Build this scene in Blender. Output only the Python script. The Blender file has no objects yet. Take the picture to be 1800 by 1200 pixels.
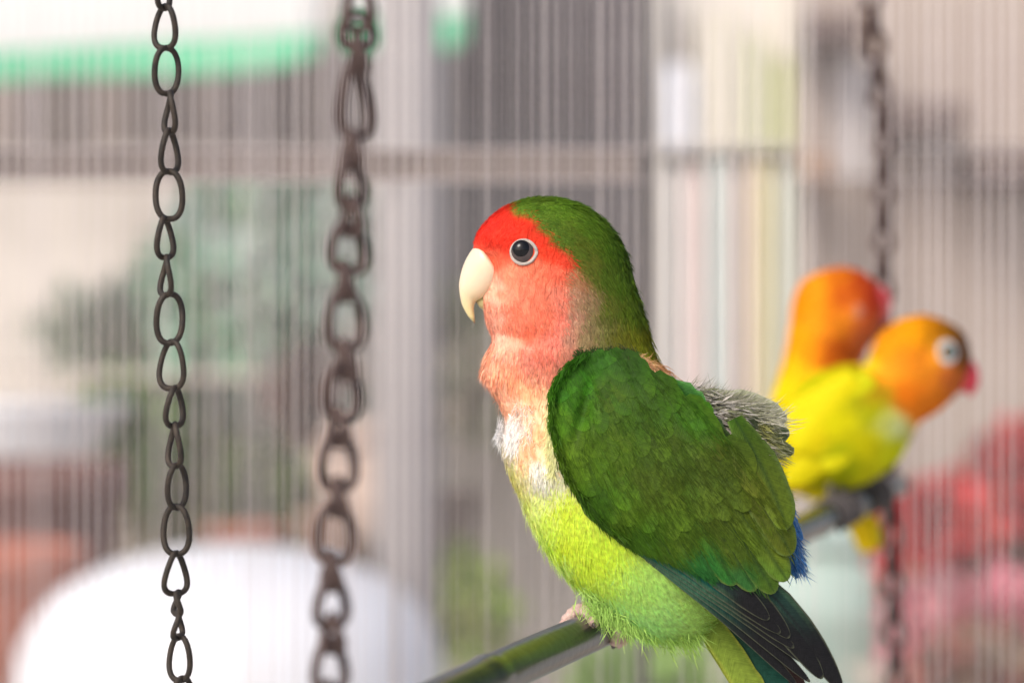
import bpy, math, random
import numpy as np
from mathutils import Vector, Matrix
random.seed(7); rng = np.random.default_rng(7)
S = bpy.context.scene
COL = S.collection

# ------------------------------------------------------------------ camera, sky, sun, exposure
CAMZ = 1.35
LENS = 85.0
K = 36.0 / LENS / 1800.0           # metres per photo pixel per metre of distance
cam_d = bpy.data.cameras.new('camera'); cam = bpy.data.objects.new('camera', cam_d); COL.objects.link(cam)
cam.location = (0, 0, CAMZ); cam.rotation_euler = (math.radians(90), 0, 0)
cam_d.lens = LENS; cam_d.sensor_width = 36; cam_d.clip_start = 0.02; cam_d.clip_end = 300
cam_d.dof.use_dof = True; cam_d.dof.focus_distance = 0.585; cam_d.dof.aperture_fstop = 8.4
S.camera = cam
SUN_EL, SUN_AZ = math.radians(42), math.radians(-142)      # azimuth clockwise from +Y: the sun stands behind the camera, to the left
w = bpy.data.worlds.new('World'); S.world = w; w.use_nodes = True
nt = w.node_tree; nt.nodes.clear()
sky = nt.nodes.new('ShaderNodeTexSky'); sky.sky_type = 'NISHITA'; sky.sun_disc = False
sky.sun_elevation = SUN_EL; sky.sun_rotation = SUN_AZ; sky.dust_density = 4.0; sky.ozone_density = 0.6; sky.air_density = 0.8
bg = nt.nodes.new('ShaderNodeBackground'); bg.inputs['Strength'].default_value = 0.14
wo = nt.nodes.new('ShaderNodeOutputWorld')
nt.links.new(sky.outputs[0], bg.inputs[0]); nt.links.new(bg.outputs[0], wo.inputs[0])
sd = bpy.data.lights.new('sun', 'SUN'); sun = bpy.data.objects.new('sun', sd); COL.objects.link(sun)
sd.energy = 1.5; sd.angle = math.radians(24); sd.color = (1.0, 0.975, 0.94)
sdir = Vector((math.sin(SUN_AZ) * math.cos(SUN_EL), math.cos(SUN_AZ) * math.cos(SUN_EL), math.sin(SUN_EL)))
sun.rotation_euler = sdir.to_track_quat('Z', 'Y').to_euler(); sun.location = sdir * 5
S.view_settings.view_transform = 'Standard'; S.view_settings.look = 'None'
S.view_settings.exposure = 0.47; S.view_settings.gamma = 1.0; S.view_settings.use_curve_mapping = False
S.render.engine = 'CYCLES'

# ------------------------------------------------------------------ helpers
def lin(c):
    c = np.asarray(c, float) / 255.0
    return np.where(c <= 0.04045, c / 12.92, ((c + 0.055) / 1.055) ** 2.4)
def P(u, v, s): return Vector(((u - 900) * K * s, s, CAMZ + (600 - v) * K * s))
def tag(o, label=None, cat=None, group=None, kind=None):
    if label: o['label'] = label
    if cat: o['category'] = cat
    if group: o['group'] = group
    if kind: o['kind'] = kind
    return o
def thing(name, label, cat, loc, group=None, rot=0.0):
    o = bpy.data.objects.new(name, None); COL.objects.link(o)
    o.location = loc; o.rotation_euler = (0, 0, rot); o.empty_display_size = 0.01
    return tag(o, label, cat, group)
def root_loc(p):
    l = Vector((0, 0, 0))
    while p is not None:
        l += p.location; p = p.parent
    return l
def link(name, me, mat, parent=None):
    o = bpy.data.objects.new(name, me); COL.objects.link(o)
    if mat is not None and not me.materials: me.materials.append(mat)
    if parent is not None: o.parent = parent
    return o
def mk(name, V, F, mat, parent=None, smooth=True, col=None, uv=None, world=True):
    """mesh object; V in world coordinates when world, else local to the parent"""
    V = np.asarray(V, float).reshape(-1, 3)
    if parent is not None and world: V = V - np.array(root_loc(parent))
    me = bpy.data.meshes.new(name)
    me.from_pydata(V.tolist(), [], [tuple(int(i) for i in f) for f in F])
    me.update()
    if smooth: me.polygons.foreach_set('use_smooth', [True] * len(me.polygons))
    if col is not None:
        a = me.color_attributes.new('Col', 'FLOAT_COLOR', 'POINT')
        c = np.ones((len(V), 4)); c[:, :3] = np.asarray(col).reshape(-1, 3) if np.ndim(col) > 1 else col
        a.data.foreach_set('color', c.ravel())
    if uv is not None:
        l = me.uv_layers.new(name='UV'); uv = np.asarray(uv)
        idx = np.zeros(len(me.loops), int); me.loops.foreach_get('vertex_index', idx)
        l.data.foreach_set('uv', uv[idx].ravel())
    return link(name, me, mat, parent)
def mk_tris(name, V, T, mat, parent=None, col=None, uv=None, smooth=False):
    V = np.asarray(V, float)
    if parent is not None: V = V - np.array(root_loc(parent))
    me = bpy.data.meshes.new(name)
    me.vertices.add(len(V)); me.vertices.foreach_set('co', V.ravel())
    T = np.asarray(T, np.int32); n = len(T)
    me.loops.add(n * 3); me.loops.foreach_set('vertex_index', T.ravel())
    me.polygons.add(n); me.polygons.foreach_set('loop_start', np.arange(0, n * 3, 3, dtype=np.int32))
    me.update(calc_edges=True)
    me.polygons.foreach_set('use_smooth', [smooth] * n)
    if col is not None:
        a = me.color_attributes.new('Col', 'FLOAT_COLOR', 'POINT')
        c = np.ones((len(V), 4)); c[:, :3] = col; a.data.foreach_set('color', c.ravel())
    if uv is not None:
        l = me.uv_layers.new(name='UV'); l.data.foreach_set('uv', np.asarray(uv)[T.ravel()].ravel())
    return link(name, me, mat, parent)
def grid_faces(nu, nv, close_v=True):
    F = []
    for i in range(nu - 1):
        for j in range(nv if close_v else nv - 1):
            a = i * nv + j; b = i * nv + (j + 1) % nv
            F.append((a, b, b + nv, a + nv))
    return F
def box(c, d, bev=0.0):
    x, y, z = d[0] / 2, d[1] / 2, d[2] / 2
    if bev <= 0:
        V = [(c[0] + sx * x, c[1] + sy * y, c[2] + sz * z) for sx in (-1, 1) for sy in (-1, 1) for sz in (-1, 1)]
        return V, [(0, 1, 3, 2), (4, 6, 7, 5), (0, 4, 5, 1), (2, 3, 7, 6), (0, 2, 6, 4), (1, 5, 7, 3)]
    import bmesh
    bm = bmesh.new(); bmesh.ops.create_cube(bm, size=1.0)
    bmesh.ops.scale(bm, vec=d, verts=bm.verts)
    bmesh.ops.bevel(bm, geom=list(bm.edges), offset=bev, segments=2, affect='EDGES', profile=0.6)
    bmesh.ops.translate(bm, vec=c, verts=bm.verts)
    V = [tuple(v.co) for v in bm.verts]; F = [tuple(v.index for v in f.verts) for f in bm.faces]
    bm.free(); return V, F
def tube(pts, rad, n=10, closed=False, cap=True):
    pts = [Vector(p) for p in pts]; m = len(pts)
    if not hasattr(rad, '__len__'): rad = [rad] * m
    V = []; prev = None
    for i, p in enumerate(pts):
        if closed: t = pts[(i + 1) % m] - pts[i - 1]
        else: t = pts[min(i + 1, m - 1)] - pts[max(i - 1, 0)]
        t.normalize()
        if prev is None:
            up = Vector((0, 1, 0)) if abs(t.y) < 0.9 else Vector((0, 0, 1))
            a = t.cross(up).normalized()
        else:
            a = (prev - t * prev.dot(t)).normalized()
        prev = a; b = t.cross(a)
        for j in range(n):
            q = 2 * math.pi * j / n
            V.append(p + (a * math.cos(q) + b * math.sin(q)) * rad[i])
    F = []
    for i in range(m if closed else m - 1):
        for j in range(n):
            a0 = i * n + j; b0 = i * n + (j + 1) % n; c0 = ((i + 1) % m) * n
            F.append((a0, b0, c0 + (j + 1) % n, c0 + j))
    if cap and not closed:
        F.append(tuple(range(n - 1, -1, -1))); F.append(tuple((m - 1) * n + j for j in range(n)))
    return [tuple(v) for v in V], F
def lathe(prof, c, n=40):
    V = []; F = []
    for r, z in prof:
        for j in range(n):
            q = 2 * math.pi * j / n; V.append((c[0] + r * math.cos(q), c[1] + r * math.sin(q), c[2] + z))
    m = len(prof)
    for i in range(m - 1):
        for j in range(n):
            F.append((i * n + j, i * n + (j + 1) % n, (i + 1) * n + (j + 1) % n, (i + 1) * n + j))
    F.append(tuple(range(n - 1, -1, -1))); F.append(tuple((m - 1) * n + j for j in range(n)))
    return V, F
def merge(parts):
    V = []; F = []
    for v, f in parts:
        o = len(V); V += list(v); F += [tuple(i + o for i in q) for q in f]
    return V, F
def crom(A, n):
    """Catmull-Rom through the rows of A, n samples"""
    A = np.asarray(A, float); m = len(A)
    t = np.linspace(0, m - 1, n); i = np.clip(t.astype(int), 0, m - 2); f = (t - i)[:, None]
    p0 = A[np.clip(i - 1, 0, m - 1)]; p1 = A[i]; p2 = A[i + 1]; p3 = A[np.clip(i + 2, 0, m - 1)]
    return 0.5 * (2 * p1 + (p2 - p0) * f + (2 * p0 - 5 * p1 + 4 * p2 - p3) * f ** 2 + (3 * p1 - p0 - 3 * p2 + p3) * f ** 3)

# ------------------------------------------------------------------ materials
def mat(name, rgb, rough=0.6, metal=0.0, var=0.15, scale=20.0, bump=0.0, bscale=None, spec=0.4, second=None, sub=0.0, stretch=None, coat=0.0):
    m = bpy.data.materials.new(name); m.use_nodes = True; t = m.node_tree; N = t.nodes; L = t.links
    b = N['Principled BSDF']; b.inputs['Roughness'].default_value = rough; b.inputs['Metallic'].default_value = metal
    b.inputs['Specular IOR Level'].default_value = spec; b.inputs['Coat Weight'].default_value = coat
    tc = N.new('ShaderNodeTexCoord'); mp = N.new('ShaderNodeMapping'); L.new(tc.outputs['Object'], mp.inputs[0])
    if stretch: mp.inputs['Scale'].default_value = stretch
    n = N.new('ShaderNodeTexNoise'); n.inputs['Scale'].default_value = scale; n.inputs['Detail'].default_value = 6; n.inputs['Roughness'].default_value = 0.6
    L.new(mp.outputs[0], n.inputs['Vector'])
    r = N.new('ShaderNodeValToRGB'); c = lin(rgb); c2 = lin(second) if second is not None else c * (1 + var)
    r.color_ramp.elements[0].position = 0.3; r.color_ramp.elements[1].position = 0.7
    r.color_ramp.elements[0].color = (*np.clip(c * (1 - var) if second is None else c, 0, 1), 1)
    r.color_ramp.elements[1].color = (*np.clip(c2, 0, 1), 1)
    L.new(n.outputs[0], r.inputs[0]); L.new(r.outputs[0], b.inputs['Base Color'])
    if bump:
        n2 = N.new('ShaderNodeTexNoise'); n2.inputs['Scale'].default_value = bscale or scale * 4; n2.inputs['Detail'].default_value = 4
        L.new(mp.outputs[0], n2.inputs['Vector'])
        bp = N.new('ShaderNodeBump'); bp.inputs['Strength'].default_value = bump; bp.inputs['Distance'].default_value = 0.001
        L.new(n2.outputs[0], bp.inputs['Height']); L.new(bp.outputs[0], b.inputs['Normal'])
    return m
def plume_mat(name, trans=0.25, barb=False, rough=0.65, skin=False):
    m = bpy.data.materials.new(name); m.use_nodes = True; t = m.node_tree; N = t.nodes; L = t.links
    b = N['Principled BSDF']; out = N['Material Output']
    b.inputs['Roughness'].default_value = rough; b.inputs['Specular IOR Level'].default_value = 0.16
    a = N.new('ShaderNodeVertexColor'); a.layer_name = 'Col'
    tc = N.new('ShaderNodeTexCoord')
    n = N.new('ShaderNodeTexNoise'); n.inputs['Scale'].default_value = 900 if not skin else 500; n.inputs['Detail'].default_value = 4
    L.new(tc.outputs['Object'], n.inputs['Vector'])
    mr = N.new('ShaderNodeMapRange'); mr.inputs['From Min'].default_value = 0.3; mr.inputs['From Max'].default_value = 0.7
    mr.inputs['To Min'].default_value = 0.8; mr.inputs['To Max'].default_value = 1.2; L.new(n.outputs[0], mr.inputs[0])
    mx = N.new('ShaderNodeVectorMath'); mx.operation = 'SCALE'; L.new(a.outputs[0], mx.inputs[0]); L.new(mr.outputs[0], mx.inputs['Scale'])
    L.new(mx.outputs[0], b.inputs['Base Color'])
    if skin:
        b.inputs['Subsurface Weight'].default_value = 0.15; b.inputs['Subsurface Radius'].default_value = (0.003, 0.001, 0.0006)
        b.inputs['Subsurface Scale'].default_value = 1.0
        v = N.new('ShaderNodeTexNoise'); v.inputs['Scale'].default_value = 650; v.inputs['Detail'].default_value = 3; v.inputs['Distortion'].default_value = 1.5
        mp = N.new('ShaderNodeMapping'); mp.inputs['Scale'].default_value = (1, 1, 0.35); L.new(tc.outputs['Object'], mp.inputs[0]); L.new(mp.outputs[0], v.inputs['Vector'])
        bp = N.new('ShaderNodeBump'); bp.inputs['Strength'].default_value = 0.9; bp.inputs['Distance'].default_value = 0.0012
        L.new(v.outputs[0], bp.inputs['Height']); L.new(bp.outputs[0], b.inputs['Normal'])
    if barb:                                  # fine slanting barbs on each vane; UV: x across (-1..1) in mm, y along in mm
        uv = N.new('ShaderNodeUVMap'); uv.uv_map = 'UV'
        sp = N.new('ShaderNodeSeparateXYZ'); L.new(uv.outputs[0], sp.inputs[0])
        ab = N.new('ShaderNodeMath'); ab.operation = 'ABSOLUTE'; L.new(sp.outputs[0], ab.inputs[0])
        su = N.new('ShaderNodeMath'); su.operation = 'SUBTRACT'; L.new(sp.outputs[1], su.inputs[0]); L.new(ab.outputs[0], su.inputs[1])
        nn = N.new('ShaderNodeTexNoise'); nn.noise_dimensions = '1D'; nn.inputs['Scale'].default_value = 3.2; nn.inputs['Detail'].default_value = 3
        L.new(su.outputs[0], nn.inputs['W'])
        bp = N.new('ShaderNodeBump'); bp.inputs['Strength'].default_value = 0.55; bp.inputs['Distance'].default_value = 0.00025
        L.new(nn.outputs[0], bp.inputs['Height']); L.new(bp.outputs[0], b.inputs['Normal'])
        m2 = N.new('ShaderNodeMapRange'); m2.inputs['From Min'].default_value = 0.3; m2.inputs['From Max'].default_value = 0.7
        m2.inputs['To Min'].default_value = 0.78; m2.inputs['To Max'].default_value = 1.2; L.new(nn.outputs[0], m2.inputs[0])
        x2 = N.new('ShaderNodeVectorMath'); x2.operation = 'SCALE'; L.new(mx.outputs[0], x2.inputs[0]); L.new(m2.outputs[0], x2.inputs['Scale'])
        L.new(x2.outputs[0], b.inputs['Base Color'])
    if trans:
        tr = N.new('ShaderNodeBsdfTranslucent'); L.new(mx.outputs[0], tr.inputs[0])
        ms = N.new('ShaderNodeMixShader'); ms.inputs[0].default_value = trans
        L.new(b.outputs[0], ms.inputs[1]); L.new(tr.outputs[0], ms.inputs[2]); L.new(ms.outputs[0], out.inputs[0])
    return m
M_skin = plume_mat('bird_skin', 0.0, skin=True)
M_down = plume_mat('downy_plumage', 0.3)
M_vane = plume_mat('vaned_feather', 0.12, barb=True, rough=0.55)
M_leaf = plume_mat('leaf_blade', 0.3, rough=0.5)

# ================================================================== SETTING
def solid(name, u0, v0, u1, v1, s, depth, m, parent=None, bev=0.0, smooth=False):
    a = P(u0, v1, s); b = P(u1, v0, s)
    V, F = box(((a.x + b.x) / 2, s + depth / 2, (a.z + b.z) / 2), (b.x - a.x, depth, b.z - a.z), bev)
    return mk(name, V, F, m, parent, smooth)
GROUND = mat('ground_concrete', (204, 199, 192), 0.9, scale=3, var=0.2, bump=0.4)
V, F = box((0, 0, -0.05), (160, 160, 0.1)); tag(mk('ground', V, F, GROUND, smooth=False), kind='structure')

# back of the yard: walls
PLASTER = mat('pale_plaster', (180, 173, 164), 0.9, scale=5, second=(214, 207, 199), bump=0.3)
def wall(name, label, cat, u0, v0, u1, v1, s, depth, m):
    o = solid(name, u0, v0, u1, v1, s, depth, m); tag(o, label, cat); return o
def to_ground(u0, u1, v0, s, depth, m, name, label, cat, bev=0.0, parent=None):
    a = P(u0, v0, s); b = P(u1, v0, s)
    V, F = box(((a.x + b.x) / 2, s + depth / 2, a.z / 2), (b.x - a.x, depth, a.z), bev)
    o = mk(name, V, F, m, parent, False)
    if parent is None: tag(o, label, cat)
    return o
to_ground(-900, 770, -300, 4.4, 0.2, PLASTER, 'plaster_wall', 'pale beige plastered wall behind the potted plants', 'wall')
STONE = mat('grey_brown_render', (168, 160, 150), 0.9, scale=5, second=(206, 199, 188), bump=0.5)
to_ground(775, 1160, 560, 3.7, 0.25, STONE, 'rendered_wall', 'low grey brown rendered wall under the dark shutter', 'wall')
PINKW = mat('pinkish_wall_paint', (156, 141, 132), 0.9, scale=2, second=(172, 158, 146), bump=0.2)
to_ground(1380, 2900, -300, 3.9, 0.2, PINKW, 'painted_wall', 'pinkish beige painted wall behind the red flowers', 'wall')

# weathered vertical planks under the awning
plank_m = [mat('weathered_plank', c, 0.85, scale=6, var=0.25, stretch=(6, 6, 1), bump=0.4) for c in ((108, 100, 96), (128, 117, 110), (116, 108, 107), (98, 90, 84))]
pf = thing('plank_panel', 'grey brown panel of weathered upright planks below the awning', 'fence panel', P(300, 250, 4.0))
x = -60; i = 0
while x < 640:
    wv = random.uniform(38, 56)
    solid('plank', x, 60, x + wv - 4, 262 + random.uniform(-4, 6), 4.0 + random.uniform(0, 0.015), 0.03, plank_m[i % 4] if random.random() < 0.8 else plank_m[0], pf)
    x += wv; i += 1
solid('rail', -60, 268, 640, 318, 3.96, 0.05, mat('brown_rail', (134, 120, 110), 0.8, scale=8), pf)

# dark slatted shutter
POST = mat('lilac_grey_metal', (136, 131, 131), 0.6, scale=4, second=(150, 146, 145))
shut = thing('dark_shutter', 'dark grey louvred shutter behind the cage, left of the pale shelf', 'shutter', P(960, 600, 3.5))
SHM = mat('dark_grey_paint', (62, 56, 60), 0.55, scale=5, second=(78, 72, 76))
for i in range(26):
    v0 = -80 + i * 26
    solid('slat', 795, v0, 1146, v0 + 23, 3.5 + 0.01 * (i % 2), 0.025, SHM, shut)
solid('frame', 775, -90, 795, 610, 3.47, 0.06, POST, shut)

# pale grey post
a = P(716, 600, 2.3)
V, F = lathe([(0.0306, 0), (0.0306, 2.4)], (a.x, a.y, 0), 32)
tag(mk('steel_post', V, F, POST), 'pale lilac grey round post standing behind the thick near chain', 'post')

# awnings, white with green hem
AW = mat('white_awning_cloth', (216, 218, 216), 0.8, scale=4, var=0.03); GR = mat('green_awning_hem', (88, 180, 135), 0.8, scale=5)
def awning(u0, v0, u1, v1, s, label, group):
    a = P(u0, v0, s); b = P(u1, v1, s)
    root = thing('awning', label, 'awning', (a + b) / 2, group)
    def strip(d0, d1, th):      # d: how far up the slope
        V = []
        nx = 24
        up = Vector((0, 0.9, 1.0)).normalized(); nrm = Vector((0, -1, 0.9)).normalized()
        for i in range(nx + 1):
            f = i / nx; p = a.lerp(b, f); sag = 0.006 * math.sin(f * math.pi * 3) - 0.02 * (abs(2 * f - 1) ** 12)
            for d in (d0, d1):
                for t in (0, th):
                    V.append(tuple(p + up * (d - (sag if d < 0.059 else 0)) + nrm * t))
        F = []
        for i in range(nx):
            k = i * 4; n = k + 4
            F += [(k, k + 2, n + 2, n), (k + 1, n + 1, n + 3, k + 3), (k, n, n + 1, k + 1), (k + 2, k + 3, n + 3, n + 2)]
        F += [(0, 1, 3, 2), (nx * 4, nx * 4 + 2, nx * 4 + 3, nx * 4 + 1)]
        return V, F
    mk('hem', *strip(0.0, 0.06, 0.006), GR, root)
    mk('sheet', *strip(0.06, 1.0, 0.004), AW, root)
awning(-420, 176, 562, 118, 3.0, 'long white awning with a green hem above the planks, upper left', 'white awnings with green hems')
awning(590, 88, 822, 84, 3.1, 'short white awning end with a green hem beside the dark shutter', 'white awnings with green hems')

# white bin with domed lid, lower left
WH = mat('white_plastic', (222, 223, 227), 0.35, scale=3, var=0.02, spec=0.5)
bc = P(364, 986, 2.0); R = 398 * K * 2.0
bin_ = thing('white_bin', 'big round white plastic bin with a domed lid, behind the hanging chains', 'bin', (bc.x, 2.0 + R, 0))
zt = bc.z
cc = (bc.x, 2.0 + R * 0.9, 0)
prof = [(R * math.sin(q), zt - 0.30 * R + 0.30 * R * math.cos(q) - 0.0) for q in np.linspace(0.02, 1.25, 12)][::-1]
mk('body', *lathe([(R * 0.8, 0.0), (R * 0.88, 0.5), (R * 0.95, zt - 1.12 * R), (R * 0.95, zt - 1.11 * R)], cc, 64), WH, bin_)
mk('lid', *lathe([(R * 1.0, zt - 1.10 * R), (R * 1.03, zt - 1.05 * R), (R * 1.02, zt - 0.6 * R), (R * 0.99, zt - 0.45 * R), (R * 0.93, zt - 0.33 * R), (R * 0.8, zt - 0.2 * R), (R * 0.6, zt - 0.1 * R), (R * 0.35, zt - 0.03 * R), (R * 0.05, zt)], cc, 64), WH, bin_)

# pots, crates, plants
def pot(u, v, s, r, h, m, label, group='terracotta pots by the plants'):
    c = P(u, v, s); t = thing('flower_pot', label, 'flower pot', (c.x, c.y, c.z - h), group)
    mk('vessel', *lathe([(r * 0.66, 0), (r * 0.95, h * 0.82), (r * 0.95, h * 0.83)], t.location, 32), m, t)
    mk('rim', *lathe([(r * 0.97, h * 0.83), (r * 1.07, h * 0.84), (r * 1.07, h), (r * 0.9, h), (r * 0.88, h * 0.9)], t.location, 32), m, t)
    return t
def leaves(name, c, rad, n, size, cols, parent, droop=0.3, m=None, aspect=0.4):
    c = np.array(c); d = rng.normal(size=(n, 3)); d /= np.linalg.norm(d, axis=1)[:, None]
    base = c + d * np.array(rad) * rng.uniform(0.25, 1.0, (n, 1)) ** 0.5
    t = d * 0.8 + rng.normal(size=(n, 3)) * 0.5 + np.array([0, 0, 0.3]); t /= np.linalg.norm(t, axis=1)[:, None]
    up = rng.normal(size=(n, 3)); sdv = np.cross(t, up); sdv /= np.linalg.norm(sdv, axis=1)[:, None]
    nn = np.cross(sdv, t); L = size * rng.uniform(0.6, 1.3, (n, 1)); W = L * aspect * 0.5
    V = np.stack([base, base + t * L * .35 + sdv * W + nn * W * .3, base + t * L * .35 - sdv * W + nn * W * .3, base + t * L * .75 + sdv * W * .7 - nn * L * droop * .3,
                  base + t * L * .75 - sdv * W * .7 - nn * L * droop * .3, base + t * L - nn * L * droop * .6], 1).reshape(-1, 3)
    T = np.array([(0, 1, 2), (1, 3, 4), (1, 4, 2), (3, 5, 4)])[None] + (np.arange(n) * 6)[:, None, None]
    ci = lin(np.array(cols)[rng.integers(0, len(cols), n)]) * rng.uniform(0.75, 1.2, (n, 1))
    return mk_tris(name, V, T.reshape(-1, 3), m or M_leaf, parent, col=np.repeat(np.clip(ci, 0, 1), 6, 0))
def plant(u, v, s, ru, rv, n, size, cols, label, cat='plant', group='potted plants behind the cage', name='leafy_plant', aspect=0.4):
    c = P(u, v, s); t = thing(name, label, cat, (c.x, c.y, c.z - rv * K * s), group)
    rad = (ru * K * s, 0.7 * ru * K * s, rv * K * s)
    o = leaves('foliage', c, rad, n, size, cols, t, aspect=aspect); o['kind'] = 'stuff'
    st = []
    for i in range(6):
        q = c + Vector((random.uniform(-.6, .6) * rad[0], random.uniform(-.6, .6) * rad[1], random.uniform(-.2, .6) * rad[2]))
        b = Vector((c.x, c.y, t.location.z - 0.02)); st.append(tube([b, b.lerp(q, .5) + Vector((0, 0, .01)), q], [0.004, 0.003, 0.0015], 6))
    mk('stems', *merge(st), STEM, t)
    return t
STEM = mat('plant_stem', (96, 92, 60), 0.7, scale=20)
TERRA = mat('terracotta', (158, 92, 74), 0.85, scale=8, second=(176, 112, 90), bump=0.2)
DTERRA = mat('dark_red_brown_clay', (92, 62, 56), 0.8, scale=8, second=(118, 76, 66), bump=0.2)
PALEP = mat('pale_pink_clay', (206, 182, 166), 0.8, scale=8, second=(220, 200, 186))
plant(450, 500, 3.2, 130, 125, 800, 0.08, [(140, 185, 160), (175, 205, 188), (130, 170, 130), (196, 214, 205)], 'blue green leafy plant, large, between the two left chains')
plant(232, 762, 3.0, 55, 50, 300, 0.05, [(110, 160, 55), (130, 170, 70), (90, 140, 45)], 'small bright green plant just left of the thin chain')
plant(470, 700, 3.4, 110, 70, 300, 0.07, [(175, 200, 185), (150, 180, 155), (200, 205, 195)], 'pale silvery green plant below the large blue green one')
plant(350, 850, 3.1, 90, 60, 300, 0.05, [(140, 160, 95), (120, 150, 90), (165, 160, 120)], 'olive green plant right above the white bin lid')
plant(470, 880, 2.9, 40, 75, 200, 0.05, [(80, 100, 50), (95, 120, 60), (70, 85, 55)], 'dark olive narrow plant left of the thick chain')
plant(800, 600, 3.4, 40, 75, 200, 0.05, [(120, 135, 90), (140, 150, 115)], 'dull green plant beside the steel post, at the beak side of the bird')
plant(800, 1075, 2.8, 60, 60, 260, 0.05, [(150, 175, 80), (130, 155, 70), (175, 185, 110)], 'fresh green plant low down behind the perch')
plant(1140, 1220, 2.6, 90, 50, 260, 0.05, [(165, 200, 110), (150, 185, 95)], 'light green plant at the bottom edge below the bird')
plant(390, 640, 3.3, 75, 60, 420, 0.07, [(150, 178, 150), (120, 155, 120), (186, 204, 190)], 'grey green bushy plant just right of the thin chain')
plant(560, 440, 3.35, 60, 100, 420, 0.07, [(120, 150, 110), (150, 175, 140), (100, 135, 95)], 'tall mid green plant behind the thick chain')
plant(665, 900, 3.0, 45, 70, 300, 0.05, [(110, 130, 90), (130, 140, 105), (150, 140, 120)], 'muted green plant low between the thick chain and the steel post')
plant(870, 690, 3.3, 90, 60, 320, 0.06, [(150, 150, 130), (130, 140, 112), (165, 155, 140)], 'greyish plant in front of the rendered wall, behind the breast of the bird')
plant(300, 880, 3.2, 60, 50, 240, 0.05, [(165, 150, 125), (150, 140, 110), (135, 150, 100)], 'yellowish dry plant above the bin lid, behind the thin chain')
plant(200, 600, 3.5, 90, 50, 260, 0.07, [(190, 198, 182), (176, 190, 170), (200, 196, 186)], 'very pale faded plant against the plastered wall left of the thin chain')
plant(535, 690, 2.7, 38, 50, 160, 0.04, [(105, 80, 70), (125, 95, 80), (90, 90, 80)], 'brownish withered plant beside the thick chain')
pot(60, 812, 2.5, 0.095, 0.24, DTERRA, 'tall dark red brown clay pot at the left edge')
pot(-20, 960, 2.3, 0.09, 0.16, TERRA, 'orange terracotta pot at the left edge, in front of the dark one')
pot(430, 925, 2.7, 0.045, 0.07, TERRA, 'small orange terracotta pot above the white bin lid')
pot(640, 745, 2.9, 0.07, 0.13, PALEP, 'pale pinkish clay pot behind the thick near chain')
pot(668, 790, 2.75, 0.05, 0.10, PALEP, 'pale pinkish clay pot, smaller, overlapping the steel post')
pot(590, 900, 2.8, 0.045, 0.08, mat('brown_clay', (150, 122, 106), 0.8), 'brown clay pot above the right part of the white bin lid')
pot(790, 860, 3.2, 0.04, 0.10, mat('dark_clay', (96, 84, 78), 0.8), 'small dark clay pot right of the steel post')
# shelves carrying the plants on the left
WOODL = mat('bleached_wood', (184, 172, 158), 0.8, scale=6, second=(200, 188, 174), stretch=(1, 6, 6))
st_ = thing('plant_stand', 'bleached wooden stand with shelves carrying the potted plants', 'plant stand', P(330, 1300, 3.3))
for v in (640, 985):
    solid('shelf', -100, v + 18, 640, v + 26, 2.95, 0.5, WOODL, st_)
for u in (-90, 632):
    solid('upright', u, 500, u + 18, 2400, 3.46, 0.04, WOODL, st_)
CREAM = mat('cream_paint', (204, 198, 188), 0.6, scale=5, second=(214, 209, 200))
# pale blank signboard-like tubs: white tub on shelf
pot(60, 705, 2.9, 0.11, 0.07, WH, 'white plastic bowl on the plant stand at the left edge')

# cream shelf with pastel packets (between shutter and painted wall)
rack = thing('shelf_rack', 'cream shelf rack with pastel packets behind the birds', 'shelf', P(1270, 1300, 2.9))
solid('back_panel', 1140, -100, 1400, 1250, 3.1, 0.02, CREAM, rack)
for u in (1138, 1398): solid('side_panel', u, -100, u + 8, 1250, 3.0, 0.1, CREAM, rack)
for v in (258, 760, 1000): solid('shelf', 1150, v, 1398, v + 6, 3.01, 0.09, CREAM, rack)
pk = [(1160, 1222, 110, 258, (214, 216, 222), 'white packet standing beside the dark shutter'), (1232, 1300, 20, 258, (204, 198, 182), 'pale beige packet on the upper shelf'),
      (1305, 1352, 60, 258, (190, 190, 160), 'pale yellow green packet on the upper shelf'), (1356, 1392, 100, 258, (176, 180, 130), 'lime packet at the right end of the upper shelf'),
      (1160, 1200, 285, 760, (210, 206, 200), 'off white box under the white packet'), (1206, 1240, 292, 760, (212, 192, 186), 'pale pink packet on the middle shelf'),
      (1246, 1282, 272, 760, (188, 200, 194), 'pale teal packet on the middle shelf'), (1288, 1316, 282, 760, (210, 190, 182), 'salmon packet on the middle shelf'),
      (1322, 1358, 275, 760, (206, 194, 146), 'mustard yellow packet on the middle shelf'), (1364, 1392, 288, 760, (184, 192, 180), 'grey green packet at the end of the middle shelf')]
for u0, u1, v0, v1, c, lb in pk:
    t = thing('packet', lb, 'packet', P((u0 + u1) / 2, v1, 3.02), 'pastel packets on the cream shelf')
    m = mat('packet_card', c, 0.5, scale=6, var=0.05)
    solid('carton', u0, v0 + 14, u1, v1, 3.02, 0.06, m, t, bev=0.004)
    solid('flap', u0 + 3, v0, u1 - 3, v0 + 14, 3.03, 0.04, m, t, bev=0.003)
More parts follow.
